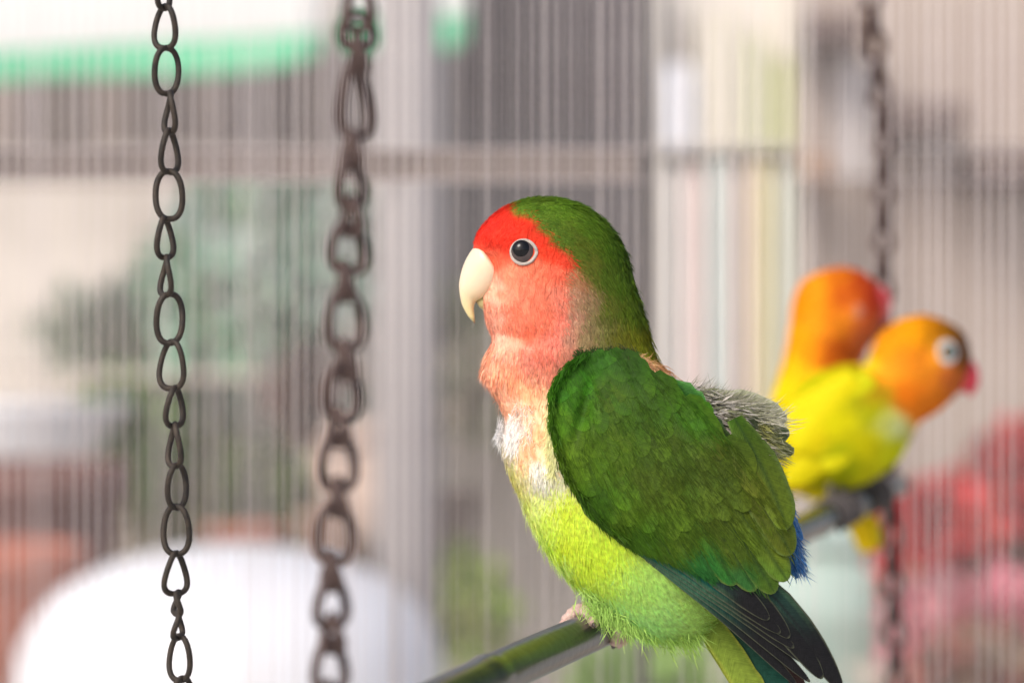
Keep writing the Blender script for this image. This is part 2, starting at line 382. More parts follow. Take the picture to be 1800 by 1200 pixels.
# wall shelves right
DW = mat('dark_wood', (78, 62, 58), 0.6, scale=6, second=(96, 78, 70), stretch=(1, 6, 6))
BW = mat('brown_wood', (140, 106, 80), 0.6, scale=6, second=(156, 124, 96), stretch=(1, 6, 6))
def wshelf(u0, v0, u1, v1, m, label):
    t = thing('wall_shelf', label, 'shelf', P((u0 + u1) / 2, v1, 3.9), 'wooden shelves on the painted wall')
    solid('board', u0, v0, u1, v1, 3.68, 0.217, m, t, bev=0.004)
    for f in (0.2, 0.8):
        uu = u0 + (u1 - u0) * f; solid('bracket', uu, v1 + 1, uu + 8, v1 + 22, 3.74, 0.157, m, t)
wshelf(1402, 22, 1522, 68, DW, 'short dark shelf high up left of the rear chain')
wshelf(1572, 176, 1700, 226, DW, 'dark brown shelf right of the rear chain')
wshelf(1722, 262, 1860, 322, DW, 'brown shelf running out of the right edge')
wshelf(1388, 262, 1462, 314, BW, 'small tan wooden shelf beside the cream rack')
solid_ = solid('notice_board', 1464, 110, 1532, 308, 3.8, 0.02, mat('off_white_board', (182, 176, 174), .6)); tag(solid_, 'blank white board on the wall left of the rear chain', 'board')

# teal barrel, red flowers
TEAL = mat('pale_teal_plastic', (142, 168, 158), 0.5, scale=3, second=(165, 184, 176))
c = P(1470, 950, 2.5)
brl = thing('teal_barrel', 'pale teal plastic barrel low behind the yellow birds', 'barrel', (c.x, c.y + .12, 0))
mk('body', *lathe([(0.095, 0), (0.10, 0.02), (0.10, c.z - .1), (0.106, c.z - .09), (0.106, c.z - .07), (0.10, c.z - .06), (0.10, c.z - .012)], brl.location, 48), TEAL, brl)
mk('lid', *lathe([(0.107, c.z - .012), (0.107, c.z), (0.09, c.z + .004), (0.085, c.z - .004)], brl.location, 48), TEAL, brl)
RED = [(202, 62, 66), (188, 52, 58), (206, 80, 70)]; PINK = [(214, 142, 150), (206, 122, 136), (218, 162, 166)]
def flowers(u, v, s, ru, rv, n, cols, label):
    t = plant(u, v, s, ru, rv, n, 0.04, cols, label, 'flowering plant', 'red and pink flowers at the lower right', 'flowering_plant', aspect=0.8)
    o = leaves('leaves', P(u, v + rv * .3, s + .02), (ru * K * s * .9, ru * K * s * .5, rv * K * s * .9), n // 4, 0.05, [(80, 100, 60), (110, 110, 80)], t); o['kind'] = 'stuff'
flowers(1800, 845, 2.6, 62, 55, 420, RED, 'deep red flowering plant at the right edge, the highest one')
flowers(1648, 975, 2.3, 50, 78, 1100, RED, 'bright red flowering plant right of the rear chain')
flowers(1770, 985, 2.7, 70, 70, 420, [(176, 130, 110), (186, 120, 118), (160, 116, 100)], 'rusty pink flowering plant between the red ones and the right edge')
flowers(1720, 1110, 2.2, 115, 40, 1100, PINK, 'pink flowering plant low at the right edge')
flowers(1740, 1215, 2.1, 110, 45, 500, [(166, 98, 86), (134, 100, 78), (150, 130, 112)], 'dull red flowering plant at the bottom right corner')
pot(1655, 1062, 2.35, 0.05, 0.09, DTERRA, 'dark clay pot under the bright red flowers', 'pots under the red flowers')
RB = mat('red_table_cloth', (200, 110, 115), 0.9, scale=4)
tb = thing('flower_table', 'low table holding the red and pink flowers', 'table', P(1760, 1300, 2.4))
solid('tabletop', 1590, 1262, 2200, 1280, 2.15, 0.7, WOODL, tb)
for u in (1610, 2150): solid('leg', u, 1282, u + 20, 2700, 2.2, 0.03, WOODL, tb)

# ================================================================== CAGE
WIRE = mat('galvanised_wire', (200, 190, 188), 0.5, metal=0.0, scale=60, second=(214, 205, 202), bump=0.1)
CS = 1.13
cage = thing('cage_wall', 'rear wire wall of the bird cage, upright pale wires behind the birds', 'cage', P(900, 1500, CS))
u = -120; wm = None
proto = None
while u < 1930:
    p0 = P(u, -260, CS); p1 = P(u + random.uniform(-3, 3), 1500, CS)
    if proto is None:
        Vv, Ff = tube([(0, 0, 0), (0, 0, -(p0.z - p1.z) * .5), (0, 0, -(p0.z - p1.z))], 0.00058, 6)
        proto = bpy.data.meshes.new('wire'); proto.from_pydata(Vv, [], Ff); proto.materials.append(WIRE)
        proto.polygons.foreach_set('use_smooth', [True] * len(proto.polygons))
    o = link('wire', proto, WIRE, cage); o.location = p0 - cage.location
    o.rotation_euler = (0, math.atan2(p0.x - p1.x, p0.z - p1.z), 0)
    u += (24 if u > 600 else 19) + random.uniform(-7, 7)
RAIL = mat('brownish_cage_rail', (140, 122, 116), 0.6, scale=30, second=(158, 142, 134))
solid('rail', -160, 262, 1121, 316, CS + 0.002, 0.006, mat('thin_rail', (104, 93, 87), 0.6, scale=30, second=(118, 106, 100)), cage)
for v in (262, 318):
    V, F = tube([P(-160, v, CS - .0015), P(1960, v, CS - .0015)], 0.00035, 6); mk('cross_wire', V, F, WIRE, cage)
solid('post', 1121, -260, 1143, 1500, CS + 0.009, 0.012, mat('dark_cage_post', (66, 62, 60), 0.5, scale=20), cage, bev=0.001)
solid('post', 690, -260, 700, 1500, CS + 0.009, 0.008, POST, cage, bev=0.001)

# ------------------------------------------------------------------ perch (one straight green cane receding to the rear chain)
PERCH = mat('green_bamboo', (42, 45, 34), 0.3, scale=140, second=(54, 57, 44), bump=0.12, bscale=300, spec=0.5, coat=0.2)
def perch_pt(u):
    s = 1.0 / (1.695 - 0.0012 * (u - 1000)); return P(u, 1127 - 0.478 * (u - 1000), s)
pr = thing('perch', 'long green bamboo perch running back from lower left to the yellow birds', 'perch', perch_pt(1060))
us = np.linspace(560, 1578, 60); rad = []; pts = []
for i, uu in enumerate(us):
    p = perch_pt(uu); pts.append(p)
d = [0.0]
for i in range(1, 60): d.append(d[-1] + (pts[i] - pts[i - 1]).length)
# resample evenly and add nodes
tot = d[-1]; pp = []; rr = []
nodes = (0.09, 0.27, 0.43)
A0, B0 = pts[0], pts[-1]
N_ = 160
for i in range(N_ + 1):
    f = i / N_; x = f * tot; p = A0.lerp(B0, f); p = p + Vector((0, 0, 0.0006 * math.sin(x * 21)))
    r = 0.0050 + sum(0.0006 * math.exp(-((x - n) / 0.0025) ** 2) - 0.0002 * math.exp(-((x - n - .005) / 0.002) ** 2) for n in nodes)
    pp.append(p); rr.append(r)
mk('cane', *tube(pp, rr, 28), PERCH, pr)
mk('cut_end', *tube([B0, B0 + (B0 - A0).normalized() * 0.0012], 0.0049, 24), mat('cut_cane', (226, 190, 140), 0.7, scale=200), pr)

# ------------------------------------------------------------------ chains
CH = mat('rusty_dark_iron', (34, 31, 27), 0.65, metal=0.1, scale=500, second=(62, 52, 42), bump=0.3, bscale=900)
CH2 = mat('brown_iron', (64, 50, 47), 0.65, metal=0.1, scale=500, second=(92, 74, 68), bump=0.3, bscale=900)
def link_mesh(length, width, wr, twist=0.5, pinch=0.0):
    pts = []; n = 36
    for i in range(n):
        q = 2 * math.pi * i / n; c, s = math.cos(q), math.sin(q)
        z = -length / 2 * math.copysign(abs(c) ** 0.85, c)
        x = width / 2 * math.copysign(abs(s) ** 0.78, s) * (1 + pinch * z / (length / 2))
        a = twist * z / (length / 2)          # a twisted link
        pts.append((x * math.cos(a), x * math.sin(a), z))
    return tube(pts, wr, 8, closed=True)
def chain(links, s, fullw, wr, m, label, overlap=1.0):
    """links: (centre u, top v, bottom v, seen width, lower pinch)"""
    root = thing('hanging_chain', label, 'chain', P(links[-1][0], links[-1][2], s), 'iron chains of the hanging perch')
    k = K * s
    for i, (u, v0, v1, wd, pin) in enumerate(links):
        th = math.acos(min(1, max(0.05, (wd * k - 2 * wr) / (fullw - 2 * wr)))) * (1 if i % 2 else -1)
        V, F = link_mesh((v1 - v0 + 5) * k - 2 * wr, fullw - 2 * wr, wr, 0.35 if i % 2 else -0.35, pin)
        c = P(u, (v0 + v1) / 2, s); M = Matrix.Rotation(th, 4, 'Z')
        nxt = links[i + 1][0] if i + 1 < len(links) else u; prv = links[i - 1][0] if i else u
        tilt = math.atan2((nxt - prv), 2 * (v1 - v0)) * 0.8
        M = Matrix.Translation(c) @ Matrix.Rotation(tilt, 4, 'Y') @ M
        mk('chain_link', [tuple(M @ Vector(p)) for p in V], F, m, root)
L1 = [(286, -150, -65, 30, 0), (288, -75, 18, 20, 0), (290, 8, 88, 50, 0), (293, 82, 168, 49, .15), (299, 160, 236, 30, 0), (298, 226, 306, 32, 0), (297, 298, 388, 58, 0), (290, 380, 456, 30, 0), (292, 448, 522, 30, 0),
      (298, 514, 606, 54, .05), (302, 597, 686, 54, -.1), (307, 678, 752, 32, 0), (307, 742, 822, 34, 0), (311, 814, 895, 38, .25), (310, 886, 976, 57, 0), (309, 968, 1046, 40, -.25), (312, 1037, 1082, 22, 0), (313, 1072, 1124, 14, 0), (316, 1114, 1198, 50, .1), (320, 1188, 1270, 46, 0), (321, 1262, 1340, 30, 0)]
chain(L1, 0.567, 58 * K * .567 * 1.0, 5.5 * K * .567, CH, 'thin dark iron chain hanging at the left, in focus')
L2 = [(634, -260, -120, 60, 0), (631, -135, -20, 76, 0), (630, -45, 60, 66, 0), (628, 5, 106, 80, 0), (623, 88, 270, 66, -.1), (617, 258, 388, 60, .2), (612, 372, 502, 80, 0), (607, 484, 642, 82, 0), (601, 622, 762, 76, .1), (594, 738, 886, 78, 0), (588, 862, 1012, 80, 0), (583, 992, 1124, 68, 0), (580, 1100, 1240, 70, 0), (577, 1222, 1350, 60, 0)]
L2b = []
for i, (u_, a_, b_, w_, p_) in enumerate(L2):
    if b_ < 95: L2b.append((u_, a_, b_, w_, p_)); continue
    m_ = (b_ - a_) * .13; L2b.append((u_, a_ + m_, b_ - m_, w_ * .94, p_))
    if i + 1 < len(L2):
        jn = (b_ + L2[i + 1][1]) / 2; L2b.append(((u_ + L2[i + 1][0]) / 2 + (3 if i % 2 else -3), jn - 38, jn + 38, 34 + 7 * (i % 3), 0))
L2 = L2b
chain(L2, 0.435, 86 * K * .435, 9.8 * K * .435, CH2, 'blurred brown chain nearest the camera, right of the thin one')
L3 = []
v = -120; i = 0
pathx = lambda v: 1526 + 26 * min(1, max(0, v + 60) / 260) + max(0, v - 500) * 0.034
while v < 1330:
    ll = 54; L3.append((pathx(v + ll / 2), v, v + ll, 40 if i % 2 == 0 else 30, 0)); v += 43; i += 1
chain(L3, 1.02, 46 * K * 1.02, 7.4 * K * 1.02, CH2, 'far dark chain behind the yellow birds, beside the end of the perch')

# ================================================================== BIRDS
# bird space: x = photo px to the right, y = -photo px down, z = px towards the camera
def to_world(B, s0):
    B = np.asarray(B, float).reshape(-1, 3)
    s = s0 * (1 - B[:, 2] * K)
    return np.stack([(B[:, 0] - 900) * K * s, s, CAMZ + (600 + B[:, 1]) * K * s], 1)
def ctl(points, X, p=3.0, soft=6.0):
    """smooth interpolation of control rows (u, v, values...) at X (n,2 in u,v)"""
    Pn = np.asarray(points, float); X = np.asarray(X, float).reshape(-1, 2)
    out = np.zeros((len(X), Pn.shape[1] - 2))
    for a in range(0, len(X), 20000):
        d2 = ((X[a:a + 20000, None, :] - Pn[None, :, :2]) ** 2).sum(2) + soft ** 2
        wgt = d2 ** -p; wgt /= wgt.sum(1)[:, None]; out[a:a + 20000] = wgt @ Pn[:, 2:]
    return out
def rows(*r):
    o = []
    for q in r:
        q = list(q); o.append([q[0], q[1], *q[2]])
    return o
class Loft:
    def __init__(self, st, n=90, m=64, sq=2.0, shape=None):
        """st rows: Lu, Lv, Ru, Rv, half depth; first and last rows are the poles"""
        A = crom(st, n); A[:, 4] = np.maximum(A[:, 4], 0.3)
        q = np.linspace(0, 2 * math.pi, m, endpoint=False)
        C = np.stack([(A[:, 0] + A[:, 2]) / 2, -(A[:, 1] + A[:, 3]) / 2], 1); H = np.stack([(A[:, 2] - A[:, 0]) / 2, -(A[:, 3] - A[:, 1]) / 2], 1)
        c = np.sign(np.cos(q)) * np.abs(np.cos(q)) ** (2 / sq); s = np.sign(np.sin(q)) * np.abs(np.sin(q)) ** (2 / sq)
        G = np.zeros((n, m, 3)); G[..., :2] = C[:, None] + H[:, None] * c[None, :, None]; G[..., 2] = A[:, 4][:, None] * s[None]
        self.G = G; self.n, self.m = n, m
        if shape is not None: G[..., 2] *= shape(G[..., 0], -G[..., 1])
        du = np.gradient(G, axis=0); dv = np.roll(G, -1, 1) - np.roll(G, 1, 1)
        N = np.cross(dv, du); N /= np.linalg.norm(N, axis=2)[..., None] + 1e-9
        ctr = np.concatenate([C, np.zeros((n, 1))], 1)[:, None]
        sgn = np.sign(((G - ctr) * N).sum(2)); N *= np.where(sgn == 0, 1, sgn)[..., None]
        self.N = N
    def mesh(self):
        F = grid_faces(self.n, self.m); F += [tuple(range(self.m)), tuple((self.n - 1) * self.m + j for j in range(self.m - 1, -1, -1))]
        return self.G.reshape(-1, 3), F
    def sample(self, cnt, near_bias=0.75):
        G, N = self.G, self.N; n, m = self.n, self.m
        a = np.linalg.norm(np.cross(G[1:, :] - G[:-1, :], np.roll(G, -1, 1)[:-1] - G[:-1]), axis=2)
        zc = (N[:-1, :, 2]); a = a * np.where(zc > -0.25, 1.0, 1 - near_bias)
        pr_ = (a / a.sum()).ravel(); k = rng.choice(len(pr_), cnt, p=pr_); i = k // m; j = k % m; j2 = (j + 1) % m
        f = rng.random((cnt, 1)); g = rng.random((cnt, 1))
        lerp = lambda A: (A[i, j] * (1 - f) + A[i + 1, j] * f) * (1 - g) + (A[i, j2] * (1 - f) + A[i + 1, j2] * f) * g
        p = lerp(G); nn = lerp(N); nn /= np.linalg.norm(nn, axis=1)[:, None] + 1e-9
        return p, nn
def blades(name, p, n, flow, L, W, lift, col, s0, m, parent, jit=0.18, curl=0.5, roll=0.35, sink=1.0):
    """tiny tapered feather blades; everything in bird space"""
    c = len(p); L = np.broadcast_to(np.asarray(L, float), (c,))[:, None]; W = np.broadcast_to(np.asarray(W, float), (c,))[:, None]; lift = np.broadcast_to(np.asarray(lift, float), (c,))[:, None]
    f = np.zeros((c, 3)); f[:, :2] = flow; f[:, 1] *= -1; f /= np.linalg.norm(f, axis=1)[:, None] + 1e-9
    f += rng.normal(size=(c, 3)) * jit
    t = f - n * (f * n).sum(1)[:, None]; t /= np.linalg.norm(t, axis=1)[:, None] + 1e-9
    sd = np.cross(n, t); rl = rng.normal(size=(c, 1)) * roll; sd2 = sd * np.cos(rl) + n * np.sin(rl)
    lf = lift * rng.uniform(0.5, 1.5, (c, 1)); L = L * rng.uniform(0.65, 1.25, (c, 1))
    d1 = t * np.cos(lf) + n * np.sin(lf); d2 = t * np.cos(lf * (1 - curl)) + n * np.sin(lf * (1 - curl))
    b = p - n * sink; mid = b + d1 * L * .5; tip = mid + d2 * L * .5
    V = np.stack([b - sd2 * W * .35, b + sd2 * W * .35, mid - sd2 * W * .5, mid + sd2 * W * .5, tip], 1).reshape(-1, 3)
    T = (np.array([(0, 1, 3), (0, 3, 2), (2, 3, 4)])[None] + (np.arange(c) * 5)[:, None, None]).reshape(-1, 3)
    o = mk_tris(name, to_world(V, s0), T, m, parent, col=np.repeat(np.clip(col, 0, 1), 5, 0)); o['kind'] = 'stuff'
    return o
def feather(name, base, tip, W, zf, colf, s0, parent, off=0.0, lift=8.0, bend=0.0, c=0.55, tilt=0.0, camber=0.18, edge=None, edgew=0.12, na=10, nb=7, rag=0.05, rachis=None, zs=1, m=None, droop=0.0, point=2.3):
    base = np.array(base, float); tip = np.array(tip, float); ax = tip - base; ln = np.linalg.norm(ax); ax /= ln; nr = np.array([-ax[1], ax[0]])
    V = []; UV = []; Q = []; EX = []; TT = []
    for i in range(na):
        t = i / (na - 1); t = 1 - (1 - t) ** 1.9
        w_ = min(1.0, 0.45 + 0.55 * (t / .35)) * (1.0 if t < c else math.sqrt(max(0.0, 1 - ((t - c) / (1 - c)) ** point)))
        cp = base + ax * ln * t + nr * bend * math.sin(t * math.pi) * ln
        for j in range(nb):
            x = (j / (nb - 1)) * 2 - 1; r_ = 1 + (random.uniform(-rag, rag) if abs(x) > .99 else 0)
            q = cp + nr * x * W * .5 * w_ * r_
            Q.append(q); EX.append(x); TT.append(t)
            V.append([q[0], -q[1], off + lift * t - droop * t * t - camber * W * .5 * x * x * w_ + tilt * x * w_])
            UV.append((x * W * .5 * w_ * K * s0 * 1000, t * ln * K * s0 * 1000))
    Q = np.array(Q); V = np.array(V); V[:, 2] += zf(Q); V[:, 2] *= zs
    EX = np.abs(np.array(EX)); TT = np.array(TT)
    C = colf(Q, TT, EX)
    if edge is not None:
        # pale margin on the vane edge and round the tip
        k = np.clip((EX - (1 - edgew * 2)) / (edgew * 2), 0, 1)[:, None] ** 2
        k = np.maximum(k, np.clip((TT - .985) / .015, 0, 1)[:, None]); C = C * (1 - k) + lin(edge) * k
    if rachis is not None:
        k = (EX < 0.01)[:, None] * 0.6; C = C * (1 - k) + lin(rachis) * k
    F = grid_faces(na, nb, False)
    return mk(name, to_world(V, s0), F, m or M_vane, parent, True, col=np.clip(C, 0, 1), uv=UV)
def inpoly(X, poly):
    X = np.asarray(X, float).reshape(-1, 2); r = np.zeros(len(X), bool); n = len(poly)
    for i in range(n):
        x1, y1 = poly[i]; x2, y2 = poly[(i + 1) % n]
        if y1 == y2: continue
        cnd = ((X[:, 1] > min(y1, y2)) & (X[:, 1] <= max(y1, y2))) & (X[:, 0] < (x2 - x1) * (X[:, 1] - y1) / (y2 - y1) + x1)
        r ^= cnd
    return r
M_eye = bpy.data.materials.new('black_eye'); M_eye.use_nodes = True
e_ = M_eye.node_tree.nodes['Principled BSDF']; e_.inputs['Base Color'].default_value = (0.006, 0.006, 0.007, 1); e_.inputs['Roughness'].default_value = 0.04; e_.inputs['Specular IOR Level'].default_value = 0.3
M_iris = mat('brown_grey_iris', (74, 64, 62), 0.2, scale=900)
M_ring = mat('bare_white_eye_ring', (172, 162, 152), 0.6, scale=700, bump=0.5, bscale=1500)
def beak_mat(name, c0, c1, rough=0.3):
    m = mat(name, c0, rough, scale=120, second=c1, bump=0.08, bscale=400, spec=0.5); b = m.node_tree.nodes['Principled BSDF']
    b.inputs['Subsurface Weight'].default_value = 0.2; b.inputs['Subsurface Radius'].default_value = (0.002, 0.0015, 0.001); return m
def ellipsoid(c, r, n=20, m=28):
    V = []
    for i in range(n):
        a = math.pi * i / (n - 1)
        for j in range(m):
            q = 2 * math.pi * j / m; V.append((c[0] + r[0] * math.sin(a) * math.cos(q), c[1] + r[1] * math.cos(a), c[2] + r[2] * math.sin(a) * math.sin(q)))
    return np.array(V), grid_faces(n, m)
def ring(c, n_, ru, rv, tr, seg=40, ts=10, corner=0.0):
    """eye ring: flattened torus in the plane perpendicular to n_"""
    n_ = Vector(n_).normalized(); a = Vector((1, 0, 0)); a = (a - n_ * a.dot(n_)).normalized(); b = n_.cross(a)
    V = []
    for i in range(seg):
        q = 2 * math.pi * i / seg; cr = 1 + corner * max(0, math.cos(q)) ** 8
        for j in range(ts):
            p = 2 * math.pi * j / ts; rr_ = 1 + tr / ru * math.cos(p)
            V.append(tuple(Vector(c) + a * ru * rr_ * math.cos(q) * cr + b * rv * rr_ * math.sin(q) + n_ * tr * .7 * math.sin(p)))
    F = []
    for i in range(seg):
        for j in range(ts):
            F.append((i * ts + j, ((i + 1) % seg) * ts + j, ((i + 1) % seg) * ts + (j + 1) % ts, i * ts + (j + 1) % ts))
    return np.array(V), F

# ------------------------------------------------------------------ the rosy-faced bird in focus
S0 = 0.600
hero = thing('lovebird', 'green parrot with red forehead and peach face, perched in the foreground', 'bird', to_world([[1060, -1095, 0]], S0)[0])
ST = [(940, 348, 942, 348, 1), (912, 354, 985, 350, 30), (884, 366, 1022, 362, 54), (860, 384, 1052, 381, 70), (843, 404, 1074, 403, 80), (834, 425, 1090, 428, 86), (831, 448, 1101, 455, 89),
      (836, 476, 1108, 484, 91), (844, 506, 1118, 516, 91), (851, 538, 1128, 548, 90), (857, 568, 1136, 578, 89), (866, 596, 1142, 605, 90), (857, 628, 1152, 632, 95), (853, 662, 1178, 660, 101),
      (874, 702, 1208, 690, 106), (888, 738, 1244, 724, 112), (884, 782, 1282, 764, 116), (896, 830, 1312, 806, 119), (918, 874, 1332, 852, 121), (939, 918, 1342, 900, 121), (964, 960, 1338, 946, 119),
      (999, 1004, 1322, 990, 114), (1038, 1042, 1300, 1030, 104), (1080, 1080, 1276, 1066, 88), (1125, 1112, 1254, 1096, 62), (1185, 1122, 1228, 1112, 25), (1212, 1122, 1216, 1120, 1)]
body = Loft(ST, 150, 120, 2.08, lambda u, v: 1 - .78 * np.exp(-((u - 834) / 44) ** 2) * np.exp(-((v - 482) / 46) ** 4))
HC = rows(
    (862, 392, (214, 40, 22)), (845, 415, (222, 46, 28)), (885, 380, (205, 40, 20)), (900, 398, (214, 42, 22)), (925, 398, (212, 45, 22)), (948, 422, (214, 50, 26)), (972, 446, (218, 58, 32)), (992, 460, (216, 66, 42)),
    (838, 436, (226, 70, 48)), (862, 430, (222, 52, 32)), (885, 425, (220, 50, 30)), (868, 455, (230, 95, 66)), (860, 448, (232, 100, 74)),
    (912, 362, (76, 118, 26)), (938, 374, (70, 112, 24)), (962, 398, (66, 106, 24)), (985, 422, (68, 104, 26)), (1012, 446, (74, 104, 30)), (1030, 470, (84, 104, 36)), (980, 366, (78, 122, 28)), (1030, 390, (72, 112, 26)),
    (1070, 430, (66, 104, 22)), (1090, 490, (70, 106, 24)), (1060, 480, (70, 102, 28)), (1110, 540, (80, 112, 26)), (1070, 540, (82, 104, 36)), (1125, 590, (104, 122, 26)), (1138, 612, (132, 138, 24)), (1085, 590, (98, 112, 36)),
    (895, 490, (230, 122, 90)), (920, 500, (230, 116, 86)), (950, 480, (228, 104, 74)), (980, 480, (226, 92, 66)), (985, 520, (222, 112, 88)), (950, 530, (230, 108, 80)), (915, 545, (230, 116, 86)), (900, 575, (230, 120, 90)),
    (930, 585, (230, 104, 74)), (960, 560, (228, 108, 80)), (985, 560, (232, 116, 94)), (950, 610, (224, 112, 88)), (975, 600, (228, 112, 92)), (925, 625, (226, 128, 104)),
    (874, 504, (238, 166, 138)), (870, 530, (238, 170, 142)), (868, 560, (238, 172, 146)), (880, 592, (238, 174, 146)), (895, 612, (236, 172, 142)), (880, 520, (242, 132, 100)),
    (1012, 490, (168, 118, 82)), (1010, 520, (172, 128, 100)), (1030, 530, (140, 116, 82)), (1010, 560, (178, 132, 106)), (1040, 570, (132, 116, 76)), (1000, 595, (186, 130, 106)), (1030, 600, (142, 120, 82)), (1060, 560, (112, 112, 56)), (1060, 600, (116, 114, 58)), (1000, 625, (190, 120, 96)),
    (866, 628, (246, 188, 154)), (862, 655, (246, 182, 148)), (885, 645, (244, 174, 136)), (880, 680, (248, 186, 150)), (905, 665, (242, 170, 128)), (935, 660, (232, 146, 112)), (960, 650, (218, 122, 96)), (910, 632, (244, 160, 126)), (885, 702, (246, 186, 150)), (930, 690, (240, 176, 130)),
    (905, 720, (240, 190, 155)), (930, 730, (240, 200, 160)), (955, 720, (238, 196, 150)), (945, 770, (240, 184, 136)), (925, 790, (236, 182, 138)), (955, 800, (238, 196, 150)), (900, 755, (226, 214, 206)), (895, 790, (228, 220, 190)),
    (893, 820, (226, 222, 140)), (908, 850, (224, 222, 130)), (920, 835, (226, 218, 170)), (945, 832, (220, 218, 208)), (970, 830, (214, 214, 180)), (925, 875, (214, 218, 92)),
    (948, 900, (206, 218, 74)), (985, 880, (202, 214, 50)), (945, 930, (206, 222, 98)), (985, 940, (200, 212, 44)), (1010, 990, (198, 212, 50)), (975, 980, (200, 220, 110)), (1040, 960, (192, 208, 46)), (1050, 1010, (188, 210, 70)),
    (1010, 1030, (180, 212, 116)), (1060, 1055, (168, 208, 118)), (1100, 1030, (172, 204, 88)), (1100, 1080, (160, 202, 106)), (1150, 1070, (160, 198, 96)), (1200, 1100, (164, 194, 86)), (1250, 1080, (150, 176, 60)), (1200, 1040, (160, 190, 80)),
    (1140, 640, (206, 150, 100)), (1165, 655, (220, 166, 118)), (1120, 640, (176, 140, 92)), (1200, 690, (176, 166, 156)), (1240, 720, (168, 160, 148)), (1300, 780, (120, 124, 92)), (1340, 880, (60, 90, 110)), (1200, 850, (90, 110, 50)), (1100, 760, (110, 120, 70)))
HC += [[928, 878, 228, 228, 146], [936, 902, 218, 226, 110], [965, 872, 220, 222, 120], [912, 866, 228, 226, 150]]
HC = [[a_, b_, c_ * .99, min(170, d_ * 1.09), min(150, e_ * 1.12)] if (c_ > 200 and d_ < 150 and 465 < b_ < 680) else [a_, b_, c_, d_, e_] for a_, b_, c_, d_, e_ in HC]
HC = [[a_, b_, min(246, c_ * 1.06), min(250, d_ * 1.09), min(200, e_ * 1.12 + 14)] if b_ > 860 and a_ < 1270 else [a_, b_, c_, d_, e_] for a_, b_, c_, d_, e_ in HC]
HC = [[a_, b_, c_ * 1.12, d_ * .99, e_ * .9] if (d_ > c_ * 1.1 and b_ < 640) else [a_, b_, c_, d_, e_] for a_, b_, c_, d_, e_ in HC]
def hcol(uv, j=7.0, b=0.13):
    X = uv + rng.normal(size=uv.shape) * j
    c = lin(ctl(HC, X, 2.6, 5.0)); return c * np.exp(rng.normal(size=(len(c), 1)) * b) * np.exp(rng.normal(size=c.shape) * .04)
FLOW = [(845, 425, .35, -1), (870, 385, .75, -.7), (905, 365, .95, -.3), (950, 355, 1, .1), (1010, 368, .9, .45), (1060, 400, .7, .8), (1095, 460, .35, 1), (1125, 560, .3, 1), (1145, 625, .5, 1),
        (870, 430, .6, -.8), (905, 402, .9, -.3), (950, 405, 1, .25), (1000, 440, .85, .55), (1045, 500, .55, .85), (1065, 580, .25, 1), (890, 425, .8, -.5), (960, 440, .95, .35),
        (870, 470, .5, .5), (885, 505, .35, .95), (930, 490, .5, .85), (985, 490, .8, .6), (960, 540, .35, 1), (1010, 560, .45, 1), (865, 540, .05, 1), (870, 600, -.05, 1), (920, 600, .1, 1), (970, 610, .1, 1),
        (862, 640, -.28, 1), (885, 680, -.15, 1), (930, 680, .05, 1), (900, 760, -.2, 1), (895, 830, .15, 1), (940, 900, .1, 1), (960, 980, .1, 1), (1010, 1040, .15, 1), (1050, 1000, .35, 1), (1100, 1080, .5, .9), (1200, 1100, .7, .8), (1250, 1000, .7, .8), (1300, 900, .6, .8), (1200, 720, .9, .5)]
LEN = [(850, 415, 9), (900, 400, 11), (950, 360, 14), (1050, 400, 17), (1110, 500, 19), (1140, 610, 22), (880, 470, 9), (930, 500, 12), (980, 560, 16), (870, 570, 14), (900, 620, 22), (865, 650, 28), (930, 660, 22), (900, 700, 26), (930, 740, 8),
       (900, 830, 26), (940, 900, 34), (960, 980, 40), (1020, 1040, 42), (1100, 1080, 36), (1200, 1100, 34), (1250, 800, 30)]
bc_ = body.G.reshape(-1, 3)
colb = lin(ctl(HC, np.stack([bc_[:, 0], -bc_[:, 1]], 1), 2.6, 5.0))
Vb, Fb = body.mesh()
nzb = np.sin(Vb[:, 0] * .23 + np.sin(Vb[:, 1] * .11) * 3) * np.sin(Vb[:, 1] * .17)          # wrinkles of the bare chest
chest = [(905, 712), (968, 712), (975, 760), (975, 815), (930, 812), (915, 790), (905, 750)]
nape = [(1112, 628), (1150, 628), (1186, 662), (1190, 690), (1150, 672), (1122, 650)]
msk = inpoly(np.stack([Vb[:, 0], -Vb[:, 1]], 1), chest)
Vb2 = Vb + body.N.reshape(-1, 3) * (msk * nzb * 2.0)[:, None]
colb = colb * (1 + (msk * .28 * np.sin(Vb[:, 0] * .55 + 2 * np.sin(Vb[:, 1] * .07)) * np.sin(Vb[:, 1] * .05 + 1))[:, None] * np.array([.4, 1, 1.4]))
mk('body', to_world(Vb2, S0), Fb, M_skin, hero, True, col=colb)
def cover(name, cnt, cond, wfun, liftv, jit=.16, lenk=1.0, b=.13, curl=.5, j=7.0, colf=None, roll=.3):
    p, n = body.sample(cnt); uv = np.stack([p[:, 0], -p[:, 1]], 1)
    k = cond(uv, p); p, n, uv = p[k], n[k], uv[k]
    ed = np.hypot(uv[:, 0] - 920, uv[:, 1] - 442) > 24
    p, n, uv = p[ed], n[ed], uv[ed]
    sil = np.clip(1 - np.abs(n[:, 2]) / .5, 0, 1); liftv = liftv * (.4 + 1.3 * sil)
    L = ctl(LEN, uv, 2, 8)[:, 0] * lenk; fl = ctl(FLOW, uv, 2, 8)
    col = hcol(uv, j, b) if colf is None else colf(uv)
    return blades(name, p, n, fl, L, wfun(L), liftv, col, S0, M_down, hero, jit=jit, curl=curl, roll=roll)
bare = lambda uv: inpoly(uv, chest) | inpoly(uv, nape)
